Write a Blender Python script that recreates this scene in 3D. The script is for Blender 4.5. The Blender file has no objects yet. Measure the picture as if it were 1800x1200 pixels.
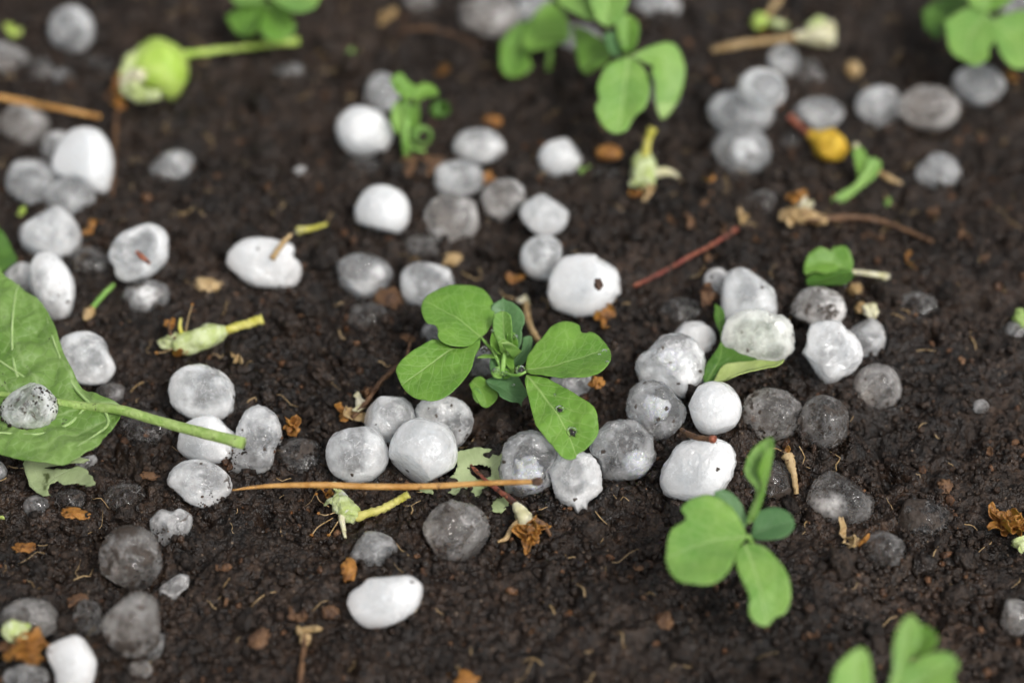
import bpy, bmesh, math, random
import numpy as np
from mathutils import Vector, Matrix
from mathutils.geometry import delaunay_2d_cdt

sc = bpy.context.scene
COL = sc.collection
U = 0.01                                   # everything below is written in centimetres
rad = math.radians

# ---------------------------------------------------------------- camera
PITCH = rad(48.0); DIST = 66.6; LENS = 80.0
FPX = LENS / 36.0 * 1800.0                 # focal length in photo pixels
FWD = np.array([0, math.cos(PITCH), -math.sin(PITCH)])
RGT = np.array([1.0, 0, 0])
UPV = np.cross(RGT, FWD)
CAM = -FWD * DIST
cam_d = bpy.data.cameras.new('camera'); cam = bpy.data.objects.new('camera', cam_d); COL.objects.link(cam)
cam.location = Vector(CAM * U); cam.rotation_euler = (math.pi / 2 - PITCH, 0, 0)
cam_d.lens = LENS; cam_d.sensor_width = 36; cam_d.clip_start = 0.01; cam_d.clip_end = 50
cam_d.dof.use_dof = True; cam_d.dof.focus_distance = 62.8 * U; cam_d.dof.aperture_fstop = 3.5
cam_d.dof.aperture_blades = 7
sc.camera = cam

# ---------------------------------------------------------------- sky, sun, exposure (bright overcast)
SUN_EL, SUN_AZ = rad(52), rad(136)         # azimuth measured from +Y (away from the camera)
w = bpy.data.worlds.new('World'); sc.world = w; w.use_nodes = True
wn = w.node_tree.nodes; wl = w.node_tree.links; bg = wn['Background']
sky = wn.new('ShaderNodeTexSky'); sky.sky_type = 'NISHITA'; sky.sun_disc = False
sky.sun_elevation = SUN_EL; sky.sun_rotation = SUN_AZ; sky.dust_density = 4.0; sky.air_density = 1.0
hs = wn.new('ShaderNodeHueSaturation'); hs.inputs['Saturation'].default_value = 0.14
wl.new(sky.outputs[0], hs.inputs['Color']); wl.new(hs.outputs[0], bg.inputs['Color'])
bg.inputs['Strength'].default_value = 0.14
sd = bpy.data.lights.new('sun', 'SUN'); so = bpy.data.objects.new('sun', sd); COL.objects.link(so)
sd.energy = 1.5; sd.angle = rad(12); sd.color = (1.0, 0.97, 0.93)
sdir = Vector((math.sin(SUN_AZ) * math.cos(SUN_EL), math.cos(SUN_AZ) * math.cos(SUN_EL), math.sin(SUN_EL)))
so.rotation_euler = sdir.to_track_quat('Z', 'Y').to_euler(); so.location = sdir * 3
vs = sc.view_settings; vs.view_transform = 'Standard'; vs.look = 'None'; vs.gamma = 1.0; vs.use_curve_mapping = False
vs.exposure = 0.17
sc.render.engine = 'CYCLES'
cy = sc.cycles; cy.use_adaptive_sampling = True; cy.adaptive_threshold = 0.045; cy.max_bounces = 6; cy.transmission_bounces = 6; cy.glossy_bounces = 3; cy.diffuse_bounces = 3
cy.transparent_max_bounces = 8; cy.sample_clamp_indirect = 6.0; cy.use_denoising = True
try: cy.denoiser = 'OPENIMAGEDENOISE'
except Exception: pass

# ---------------------------------------------------------------- noise
def _hash(ix, iy, iz):
    h = (ix * np.uint32(0x8da6b343)) ^ (iy * np.uint32(0xd8163841)) ^ (iz * np.uint32(0xcb1ab31f))
    h ^= h >> np.uint32(13); h *= np.uint32(0x5bd1e995); h ^= h >> np.uint32(15); h *= np.uint32(0x2c1b3c6d); h ^= h >> np.uint32(12)
    return h
def pn(x, y, z=0.0):
    x = np.asarray(x, float); y = np.asarray(y, float); z = np.broadcast_to(np.asarray(z, float), x.shape)
    fx, fy, fz = np.floor(x), np.floor(y), np.floor(z)
    dx, dy, dz = x - fx, y - fy, z - fz
    ix, iy, iz = [f.astype(np.int64).astype(np.uint32) for f in (fx, fy, fz)]
    q = lambda t: t * t * t * (t * (t * 6 - 15) + 10)
    ux, uy, uz = q(dx), q(dy), q(dz); out = 0.0
    for a in (0, 1):
        for b in (0, 1):
            for c in (0, 1):
                h = _hash(ix + np.uint32(a), iy + np.uint32(b), iz + np.uint32(c))
                g = (((h & np.uint32(1023)) / 511.5 - 1) * (dx - a) + (((h >> np.uint32(10)) & np.uint32(1023)) / 511.5 - 1) * (dy - b)
                     + (((h >> np.uint32(20)) & np.uint32(1023)) / 511.5 - 1) * (dz - c))
                out = out + g * (ux if a else 1 - ux) * (uy if b else 1 - uy) * (uz if c else 1 - uz)
    return out
def fbm(x, y, z=0.0, o=4, gain=0.5):
    s = 0.0; a = 1.0
    for k in range(o):
        s = s + a * pn(np.asarray(x) * 2 ** k + 17.3 * k, np.asarray(y) * 2 ** k - 9.1 * k, np.asarray(z) * 2 ** k + 3.7 * k); a *= gain
    return s
def worley(x, y, seed=0):
    fx, fy = np.floor(x), np.floor(y); best = np.full(x.shape, 9.0); cid = np.zeros(x.shape)
    for a in (-1, 0, 1):
        for b in (-1, 0, 1):
            ix = (fx + a).astype(np.int64).astype(np.uint32); iy = (fy + b).astype(np.int64).astype(np.uint32)
            h = _hash(ix, iy, np.full(x.shape, seed, np.uint32))
            px = fx + a + (h & np.uint32(1023)) / 1023.0; py = fy + b + ((h >> np.uint32(10)) & np.uint32(1023)) / 1023.0
            d = (x - px) ** 2 + (y - py) ** 2
            m = d < best; best = np.where(m, d, best); cid = np.where(m, ((h >> np.uint32(20)) & np.uint32(1023)) / 1023.0, cid)
    return np.sqrt(best), cid

# ---------------------------------------------------------------- rays: photo pixel -> point of the place
def ray(px, py):
    d = FWD + RGT * ((px - 900) / FPX) + UPV * ((600 - py) / FPX)
    return d
def on_plane(px, py, z):
    d = ray(px, py); t = (z - CAM[2]) / d[2]
    return CAM + d * t
def macro(x, y):
    return 0.75 * fbm(np.asarray(x) / 8.0 + 3.1, np.asarray(y) / 8.0 + 7.7, 0.5, 2)
HF = {}
def hlook(x, y):
    if not HF: return float(macro(np.array([x]), np.array([y]))[0])
    i = int(np.clip(round((x - HF['x0']) / HF['s']), 2, HF['nx'] - 3)); j = int(np.clip(round((y - HF['y0']) / HF['s']), 2, HF['ny'] - 3))
    return float(HF['sm'][j, i])
def G(px, py, h=0.0):
    z = 0.0
    for _ in range(8):
        p = on_plane(px, py, z); z = 0.5 * z + 0.5 * (hlook(p[0], p[1]) + h)
    return on_plane(px, py, z)

# ---------------------------------------------------------------- objects
def mk(name, v, f, mat, parent=None, origin=None, smooth=True, uv=None, cols=None):
    v = np.asarray(v, float)
    if parent is not None: o0 = np.array(parent['_o'])
    else: o0 = v.mean(0) if origin is None else np.asarray(origin, float)
    me = bpy.data.meshes.new(name)
    me.from_pydata(((v - o0) * U).tolist(), [], [tuple(int(i) for i in q) for q in f] if not isinstance(f, list) else f)
    if smooth: me.polygons.foreach_set('use_smooth', np.ones(len(me.polygons), bool))
    if uv is not None:
        l = me.uv_layers.new(name='UVMap'); li = np.zeros(len(me.loops), np.int32); me.loops.foreach_get('vertex_index', li)
        l.data.foreach_set('uv', np.asarray(uv, np.float32)[li].ravel())
    me.materials.append(mat); me.update()
    o = bpy.data.objects.new(name, me); COL.objects.link(o)
    if parent is not None: o.parent = parent
    else: o.location = Vector(o0 * U)
    o['_o'] = [float(t) for t in o0]
    return o
def tag(o, label, cat, group=None):
    o['label'] = label; o['category'] = cat
    if group: o['group'] = group
    return o
def thing(name, label, cat, org, group=None):
    o = bpy.data.objects.new(name, None); COL.objects.link(o); o.empty_display_size = 0.005
    o.location = Vector(np.asarray(org, float) * U); o['_o'] = [float(t) for t in org]
    return tag(o, label, cat, group)
_ICO = {}
def ico(n):
    if n not in _ICO:
        bm = bmesh.new(); bmesh.ops.create_icosphere(bm, subdivisions=n, radius=1)
        v = np.array([q.co[:] for q in bm.verts]); v /= np.linalg.norm(v, axis=1)[:, None]
        _ICO[n] = (v, [tuple(x.index for x in q.verts) for q in bm.faces]); bm.free()
    return _ICO[n]
def catmull(P, n):
    P = np.asarray(P, float)
    if len(P) == 2: return P[0] + (P[1] - P[0]) * np.linspace(0, 1, n)[:, None]
    Q = np.vstack([2 * P[0] - P[1], P, 2 * P[-1] - P[-2]]); out = []
    for t in np.linspace(0, len(P) - 1 - 1e-9, n):
        i = int(t); u = t - i; a, b, c, d = Q[i:i + 4]
        out.append(0.5 * ((2 * b) + (c - a) * u + (2 * a - 5 * b + 4 * c - d) * u * u + (3 * b - a - 3 * c + d) * u ** 3))
    return np.array(out)
def tube_geo(P, R, sides=10, n=None, wob=0.06, seed=0, cap=True):
    """tapered, slightly uneven tube along P with radii R"""
    n = n or max(6, 5 * len(P)); C = catmull(P, n)
    R = np.interp(np.linspace(0, 1, n), np.linspace(0, 1, len(R)), R)
    T = np.gradient(C, axis=0); T /= np.linalg.norm(T, axis=1)[:, None] + 1e-12
    a = np.array([0.3, 0.2, 1.0]); v = []; prev = None
    th = 2 * math.pi * np.arange(sides) / sides; CT, ST_ = np.cos(th)[:, None], np.sin(th)[:, None]
    ii = np.repeat(np.arange(n)[:, None], sides, 1); NZ = pn(ii * 0.45 + seed * 3.1, ii * 0 + CT.T * 1.1, ii * 0 + ST_.T * 1.1 + seed) if wob else np.zeros((n, sides))
    for i in range(n):
        b = a - T[i] * a.dot(T[i]) if prev is None else prev - T[i] * prev.dot(T[i])
        b /= np.linalg.norm(b) + 1e-12; prev = b; c = np.cross(T[i], b)
        v.append(C[i] + (b * CT + c * ST_) * (R[i] * (1 + wob * 2 * NZ[i]))[:, None])
    v = list(np.concatenate(v))
    f = [(i * sides + k, i * sides + (k + 1) % sides, (i + 1) * sides + (k + 1) % sides, (i + 1) * sides + k) for i in range(n - 1) for k in range(sides)]
    if cap:
        v += [C[0], C[-1]]; m = n * sides
        f += [(m, (k + 1) % sides, k) for k in range(sides)] + [(m + 1, (n - 1) * sides + k, (n - 1) * sides + (k + 1) % sides) for k in range(sides)]
    return np.array(v), f
def join(parts):
    V, F, o = [], [], 0
    for v, f in parts:
        V.append(v); F += [tuple(i + o for i in q) for q in f]; o += len(v)
    return np.vstack(V), F
def blob_geo(c, r, seed=0, amp=0.25, freq=1.6, n=4, ridged=False, basis=None):
    d, f = ico(n); q = d * freq + seed * 7.13
    k = fbm(q[:, 0], q[:, 1], q[:, 2], 3)
    if ridged: k = 0.5 - np.abs(k) * 2.2
    v = d * (1 + amp * 1.6 * k)[:, None] * np.asarray(r, float)
    if basis is not None: v = v @ np.asarray(basis)
    return v + np.asarray(c), f
def frame(ax):
    ax = np.asarray(ax, float); ax = ax / (np.linalg.norm(ax) + 1e-12)
    s = np.cross(ax, [0, 0, 1.0]); s = s / (np.linalg.norm(s) + 1e-9) if np.linalg.norm(s) > 1e-6 else np.array([1.0, 0, 0])
    return ax, s, np.cross(s, ax)
# ---------------------------------------------------------------- materials
class NT:
    def __init__(self, name):
        self.m = bpy.data.materials.new(name); self.m.use_nodes = True; self.t = self.m.node_tree
        self.t.nodes.clear(); self.out = self.t.nodes.new('ShaderNodeOutputMaterial')
    def n(self, typ, **kw):
        o = self.t.nodes.new('ShaderNode' + typ)
        for k, v in kw.items(): setattr(o, k, v)
        return o
    def l(self, a, b): self.t.links.new(a, b)
    def put(self, sock, v):
        if v is None: return
        if isinstance(v, bpy.types.NodeSocket): self.l(v, sock)
        else: sock.default_value = v
    def math(self, op, a, b=None, c=None, clamp=False):
        o = self.n('Math', operation=op, use_clamp=clamp); self.put(o.inputs[0], a); self.put(o.inputs[1], b); self.put(o.inputs[2], c); return o.outputs[0]
    def ramp(self, x, lo, hi, a=0.0, b=1.0, smooth=True):
        o = self.n('MapRange', interpolation_type='SMOOTHSTEP' if smooth else 'LINEAR')
        self.put(o.inputs[0], x); self.put(o.inputs[1], lo); self.put(o.inputs[2], hi); self.put(o.inputs[3], a); self.put(o.inputs[4], b); return o.outputs[0]
    def mix(self, f, a, b, mode='MIX'):
        o = self.n('Mix', data_type='RGBA', blend_type=mode); self.put(o.inputs[0], f); self.put(o.inputs[6], a); self.put(o.inputs[7], b); return o.outputs[2]
    def noise(self, vec, scale, detail=3, rough=0.55, dist=0.0):
        o = self.n('TexNoise'); self.put(o.inputs['Vector'], vec); o.inputs['Scale'].default_value = scale; o.inputs['Detail'].default_value = detail
        o.inputs['Roughness'].default_value = rough; o.inputs['Distortion'].default_value = dist; return o.outputs['Fac']
    def voro(self, vec, scale, feature='F1', rnd=1.0):
        o = self.n('TexVoronoi', feature=feature); self.put(o.inputs['Vector'], vec); o.inputs['Scale'].default_value = scale; o.inputs['Randomness'].default_value = rnd; return o
    def bump(self, h, dist, strength=1.0, nrm=None):
        o = self.n('Bump'); self.put(o.inputs['Height'], h); o.inputs['Distance'].default_value = dist; o.inputs['Strength'].default_value = strength
        if nrm is not None: self.l(nrm, o.inputs['Normal'])
        return o.outputs[0]
    def pr(self, **kw):
        o = self.n('BsdfPrincipled')
        for k, v in kw.items(): self.put(o.inputs[k.replace('_', ' ')], v)
        return o.outputs[0]
    def mixs(self, f, a, b):
        o = self.n('MixShader'); self.put(o.inputs[0], f); self.l(a, o.inputs[1]); self.l(b, o.inputs[2]); return o.outputs[0]
    def done(self, s): self.l(s, self.out.inputs['Surface']); return self.m
    def obj(self, rnd=True):
        tc = self.n('TexCoord'); v = tc.outputs['Object']
        if rnd:
            oi = self.n('ObjectInfo'); a = self.n('VectorMath', operation='MULTIPLY_ADD')
            self.l(v, a.inputs[0]); a.inputs[1].default_value = (1, 1, 1)
            c = self.n('CombineXYZ'); k = self.math('MULTIPLY', oi.outputs['Random'], 3.0)
            self.l(k, c.inputs[0]); self.l(k, c.inputs[1]); self.l(k, c.inputs[2]); self.l(c.outputs[0], a.inputs[2]); v = a.outputs[0]
        return v
C3 = lambda r, g, b: (r, g, b, 1.0)

def mat_soil(crumb=False):
    """colour patches and damp patches are stored on the soil itself (attributes tone and damp)"""
    t = NT('soil_crumbs' if crumb else 'soil'); v = t.obj(False)
    a = t.n('Attribute', attribute_name='tone'); fine = t.noise(v, 520, 3, 0.68)
    c = t.mix(t.ramp(fine, 0.38, 0.72), C3(0.0095, 0.0058, 0.0039), C3(0.036, 0.0226, 0.0148))
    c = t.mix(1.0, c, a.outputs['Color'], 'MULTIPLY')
    if not crumb:
        sp = t.voro(v, 620); rc = t.n('SeparateColor'); t.l(sp.outputs['Color'], rc.inputs[0])
        g = t.math('MULTIPLY', t.ramp(sp.outputs['Distance'], 0.16, 0.28, 0.7, 0), t.math('GREATER_THAN', rc.outputs[0], 0.86))
        c = t.mix(g, c, C3(0.17, 0.12, 0.08))
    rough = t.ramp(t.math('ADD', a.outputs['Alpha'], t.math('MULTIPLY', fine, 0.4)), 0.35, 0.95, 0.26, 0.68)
    h = t.math('ADD', t.math('MULTIPLY', fine, 0.7), t.math('MULTIPLY', t.noise(v, 1700, 1), 0.3))
    return t.done(t.pr(Base_Color=c, Roughness=rough, Specular_IOR_Level=0.38, Normal=t.bump(h, 0.0016, 1.0)))

def mat_ice(name='hail_ice', tint=(0.765, 0.785, 0.80), vol=(0.95, 0.965, 0.975)):
    """G of the object colour: dirt; B: fine flecks"""
    t = NT(name); v = t.obj(True); oi = t.n('ObjectInfo'); sp = t.n('SeparateColor'); t.l(oi.outputs['Color'], sp.inputs[0])
    di, fl = sp.outputs[1], sp.outputs[2]
    n2 = t.noise(v, 330, 3, 0.6); n3 = t.noise(v, 1000, 2, 0.6)
    ca = t.n('Attribute', attribute_name='cloud')          # milkiness of the ice, stored on the stone: clear windows and white clouds
    k = t.math('ADD', ca.outputs['Fac'], t.math('MULTIPLY', t.math('SUBTRACT', n3, 0.5), 0.16))
    bub = t.voro(v, 1100); bubm = t.math('MULTIPLY', t.ramp(bub.outputs['Distance'], 0.10, 0.25, 1, 0), t.math('GREATER_THAN', n2, 0.52))
    k = t.math('ADD', k, t.math('MULTIPLY', bubm, 0.22), clamp=True)
    dv = t.n('VectorMath', operation='MULTIPLY_ADD'); dv.inputs[1].default_value = (1, 1, 1)
    cw = t.n('CombineXYZ'); wv = t.math('MULTIPLY', n2, 0.006); t.l(wv, cw.inputs[0]); t.l(t.math('MULTIPLY', n3, 0.002), cw.inputs[1]); t.l(wv, cw.inputs[2])
    t.l(v, dv.inputs[0]); t.l(cw.outputs[0], dv.inputs[2])
    ed = t.voro(dv.outputs[0], 300, 'DISTANCE_TO_EDGE').outputs['Distance']     # fine fractures in the ice
    ck = t.math('MULTIPLY', t.ramp(ed, 0.0, 0.05, 1, 0), t.ramp(n2, 0.46, 0.60))
    k = t.math('ADD', k, t.math('MULTIPLY', ck, 0.28), clamp=True)
    b = t.bump(t.math('ADD', n2, t.math('MULTIPLY', n3, 0.25)), 0.0011, 0.5)
    crack = t.voro(v, 190, 'SMOOTH_F1').outputs['Distance']
    bg_ = t.bump(t.math('ADD', t.math('MULTIPLY', crack, 0.9), t.math('ADD', n2, t.math('ADD', t.math('MULTIPLY', n3, 0.2), t.math('MULTIPLY', ck, 0.25)))), 0.0012, 0.6)
    milky = t.pr(Base_Color=C3(*tint), Subsurface_Weight=1.0, Subsurface_Radius=(0.92, 1.0, 1.06), Subsurface_Scale=0.015, Roughness=0.25, IOR=1.31, Specular_IOR_Level=0.3, Coat_Weight=1.0, Coat_Roughness=0.05, Coat_IOR=1.5, Sheen_Weight=0.12, Sheen_Roughness=0.4, Normal=b, Coat_Normal=bg_)
    glass = t.pr(Base_Color=C3(*vol), Transmission_Weight=1.0, Roughness=t.ramp(n2, 0.3, 0.7, 0.02, 0.10), IOR=1.3, Normal=bg_)
    tr = t.n('BsdfTransparent'); tr.inputs[0].default_value = C3(*vol); gl = t.n('BsdfGlossy'); gl.inputs['Roughness'].default_value = 0.06; t.l(bg_, gl.inputs['Normal'])
    fr = t.n('Fresnel'); fr.inputs['IOR'].default_value = 1.5; t.l(bg_, fr.inputs['Normal'])
    clear_ = t.mixs(0.35, glass, t.mixs(fr.outputs[0], tr.outputs[0], gl.outputs[0]))
    s = t.mixs(k, clear_, milky)
    # soil smeared and splashed on the stone
    dn = t.math('ADD', t.noise(v, 190, 5, 0.72, 0.5), t.math('MULTIPLY', t.math('SUBTRACT', t.noise(v, 55, 2), 0.5), 0.5))
    thr = t.math('SUBTRACT', 0.82, t.math('MULTIPLY', di, 0.42))
    dm = t.ramp(t.math('SUBTRACT', dn, thr), -0.012, 0.05, 0, 0.92)
    vo = t.voro(v, 480); rnd = t.n('SeparateColor'); t.l(vo.outputs['Color'], rnd.inputs[0])
    dis = t.math('ADD', vo.outputs['Distance'], t.math('MULTIPLY', t.math('SUBTRACT', t.noise(v, 700, 3, 0.7), 0.5), 0.95))
    fm = t.math('MULTIPLY', t.ramp(dis, 0.21, 0.29, 1, 0), t.math('LESS_THAN', rnd.outputs[0], t.math('MULTIPLY', fl, 0.55)))
    m = t.math('MAXIMUM', dm, fm)
    dirt = t.pr(Base_Color=t.mix(t.noise(v, 700, 2), C3(0.016, 0.011, 0.008), C3(0.07, 0.047, 0.032)), Roughness=0.55, Normal=t.bump(t.noise(v, 1300, 3), 0.0008, 0.8))
    s = t.mixs(m, s, dirt)
    return t.done(s)

def mat_leaf(name, a, b, vein, rough=0.45, nv=6.5, vstr=0.55, trans=0.22, specks=0.0, wear=None):
    t = NT(name); uv = t.n('UVMap'); sx = t.n('SeparateXYZ'); t.l(uv.outputs[0], sx.inputs[0]); u, vv = sx.outputs[0], sx.outputs[1]
    ov = t.obj(True)
    wob = t.math('MULTIPLY', t.math('SUBTRACT', t.noise(ov, 180, 2), 0.5), 0.10)
    av = t.math('ABSOLUTE', vv)
    sgn = t.math('MULTIPLY', t.math('SIGN', vv), 0.22)
    mid = t.ramp(av, 0.003, t.math('SUBTRACT', 0.022, t.math('MULTIPLY', u, 0.014)), 1, 0)
    ph = t.math('ADD', t.math('SUBTRACT', t.math('MULTIPLY', u, nv), t.math('MULTIPLY', t.math('POWER', av, 0.85), nv * 0.95)), t.math('ADD', sgn, t.math('MULTIPLY', wob, nv)))
    fr = t.math('ABSOLUTE', t.math('SUBTRACT', t.math('FRACT', ph), 0.5))
    side = t.math('MULTIPLY', t.ramp(fr, 0.015, 0.085, 1, 0), t.ramp(av, 0.0, 0.42, 0.95, 0.25))
    ve = t.voro(ov, 330, 'DISTANCE_TO_EDGE'); net = t.ramp(ve.outputs['Distance'], 0.0, 0.07, 0.35, 0)
    vm = t.math('MAXIMUM', t.math('MAXIMUM', mid, t.math('MULTIPLY', side, 0.6)), net)
    n = t.noise(ov, 70, 4); c = t.mix(t.ramp(n, 0.3, 0.7), C3(*a), C3(*b))
    c = t.mix(t.math('MULTIPLY', t.noise(ov, 600, 2), 0.25), c, C3(*[q * 0.6 for q in a]))
    c = t.mix(t.math('MULTIPLY', vm, vstr), c, C3(*vein))
    if wear: c = t.mix(t.ramp(t.noise(ov, 120, 4, 0.6), 0.60, 0.68), c, C3(*wear))
    if specks:
        dn = t.math('ADD', t.noise(ov, 520, 5, 0.74, 0.4), t.math('MULTIPLY', t.math('SUBTRACT', t.noise(ov, 75, 3), 0.5), 0.45))
        sm = t.ramp(dn, 0.78 - 0.16 * specks, 0.83 - 0.16 * specks, 0, 0.9)
        c = t.mix(sm, c, C3(0.025, 0.018, 0.013))
    h = t.math('ADD', t.math('MULTIPLY', vm, -0.5), t.math('MULTIPLY', t.noise(ov, 260, 3), 0.7))
    b_ = t.bump(h, 0.0006, 0.5)
    p = t.pr(Base_Color=c, Roughness=t.ramp(n, 0.3, 0.7, rough - 0.08, rough + 0.1), Specular_IOR_Level=0.42, Normal=b_)
    tr = t.n('BsdfTranslucent'); t.l(t.mix(0.5, c, C3(b[0] * 1.4, b[1] * 1.4, b[2])), tr.inputs[0])
    return t.done(t.mixs(trans, p, tr.outputs[0]))

def mat_plain(name, a, b, rough=0.6, scale=160, bump=0.0008, sss=0.0, dark=None, darkthr=0.62, stripes=False):
    t = NT(name); v = t.obj(True)
    n = t.noise(v, scale, 4, 0.6); c = t.mix(t.ramp(n, 0.35, 0.65), C3(*a), C3(*b))
    if dark: c = t.mix(t.ramp(t.noise(v, scale * 1.7, 4, 0.65), darkthr, darkthr + 0.06), c, C3(*dark))
    h = t.math('ADD', t.noise(v, scale * 2.5, 4, 0.65), t.math('MULTIPLY', n, 0.6))
    kw = dict(Base_Color=c, Roughness=rough, Normal=t.bump(h, bump, 0.8), Specular_IOR_Level=0.4)
    if sss: kw.update(Subsurface_Weight=sss, Subsurface_Radius=(0.8, 1.0, 0.4), Subsurface_Scale=0.002)
    return t.done(t.pr(**kw))

M = {}
M['soil'] = mat_soil(); M['crumb'] = mat_soil(True)
M['ice'] = mat_ice()
M['ice_green'] = mat_ice('hail_ice_green', (0.80, 0.85, 0.75), (0.92, 0.96, 0.88))
M['ice_brown'] = mat_ice('hail_ice_brown', (0.77, 0.74, 0.715), (0.88, 0.83, 0.78))
M['core'] = mat_plain('hail_core', (0.80, 0.81, 0.82), (0.70, 0.71, 0.73), 0.4, 260, 0.0006, 0.6)
M['pea'] = mat_leaf('pea_leaf', (0.125, 0.285, 0.036), (0.205, 0.395, 0.056), (0.42, 0.58, 0.20))
M['pea_soft'] = mat_leaf('pea_leaf_pale', (0.165, 0.35, 0.068), (0.255, 0.45, 0.090), (0.46, 0.62, 0.24), 0.42, 6.5, 0.7)
M['pea_grey'] = mat_leaf('pea_stipule', (0.085, 0.205, 0.070), (0.140, 0.285, 0.105), (0.22, 0.36, 0.17))
M['under'] = mat_leaf('leaf_underside', (0.125, 0.245, 0.042), (0.21, 0.345, 0.085), (0.38, 0.50, 0.22), 0.42, 5.0, 0.75, 0.18, 0.8)
M['torn'] = mat_leaf('torn_leaf', (0.34, 0.43, 0.20), (0.48, 0.56, 0.30), (0.55, 0.62, 0.38), 0.7, 5, 0.5, 0.15, 0.5, (0.10, 0.13, 0.04))
M['lime_leaf'] = mat_leaf('lime_leaf', (0.40, 0.52, 0.13), (0.55, 0.64, 0.24), (0.62, 0.68, 0.34), 0.6, 6.5, 0.5, 0.2)
M['green_dark'] = mat_leaf('dark_leaf', (0.06, 0.16, 0.02), (0.10, 0.22, 0.03), (0.2, 0.34, 0.08), 0.4)
M['stem'] = mat_plain('green_stem', (0.16, 0.33, 0.06), (0.26, 0.44, 0.11), 0.45, 260, 0.0004, 0.3)
M['petiole'] = mat_plain('pale_petiole', (0.25, 0.38, 0.09), (0.36, 0.48, 0.16), 0.5, 320, 0.0009, 0.3, (0.05, 0.035, 0.02), 0.62)
M['yellow_stem'] = mat_plain('yellow_stalk', (0.48, 0.45, 0.065), (0.62, 0.57, 0.19), 0.5, 200, 0.0006, 0.3, (0.25, 0.17, 0.05), 0.70)
M['lime'] = mat_plain('lime_fruit', (0.36, 0.52, 0.08), (0.47, 0.60, 0.15), 0.5, 120, 0.0005, 0.5, (0.55, 0.62, 0.35), 0.66)
M['fuzz'] = mat_plain('pale_green_fuzz', (0.42, 0.50, 0.17), (0.60, 0.66, 0.38), 0.75, 260, 0.0014, 0.3, (0.70, 0.72, 0.58), 0.60)
M['cream'] = mat_plain('cream_calyx', (0.50, 0.47, 0.27), (0.66, 0.63, 0.45), 0.6, 200, 0.0008, 0.3, (0.25, 0.2, 0.08), 0.62)
M['orange'] = mat_plain('dried_orange', (0.19, 0.076, 0.016), (0.40, 0.18, 0.038), 0.45, 180, 0.0012, 0.2, (0.10, 0.042, 0.012), 0.58)
M['tan'] = mat_plain('dried_tan', (0.36, 0.235, 0.10), (0.50, 0.36, 0.19), 0.55, 220, 0.0010, 0.1, (0.14, 0.075, 0.03), 0.60)
M['brown'] = mat_plain('dried_brown', (0.085, 0.042, 0.021), (0.175, 0.092, 0.044), 0.5, 220, 0.0012, 0.0, (0.05, 0.025, 0.014), 0.56)
M['red'] = mat_plain('red_stalk', (0.20, 0.046, 0.032), (0.33, 0.11, 0.06), 0.45, 240, 0.0012, 0.1, (0.06, 0.025, 0.018), 0.54)
M['needle'] = mat_plain('pine_needle', (0.40, 0.195, 0.045), (0.56, 0.31, 0.10), 0.4, 190, 0.0008, 0.1, (0.14, 0.06, 0.022), 0.60)
M['yellow'] = mat_plain('yellow_bud', (0.62, 0.36, 0.020), (0.70, 0.46, 0.05), 0.5, 260, 0.0014, 0.2, (0.16, 0.09, 0.02), 0.62)
M['vein'] = mat_plain('leaf_vein', (0.27, 0.40, 0.14), (0.34, 0.47, 0.19), 0.55, 300, 0.0004, 0.2)
M['bark'] = mat_plain('dark_bark', (0.05, 0.03, 0.02), (0.10, 0.055, 0.035), 0.6, 300, 0.0012)
def mat_water():
    t = NT('water'); return t.done(t.pr(Base_Color=C3(1, 1, 1), Transmission_Weight=1.0, Roughness=0.0, IOR=1.33))
M['water'] = mat_water()
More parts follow.
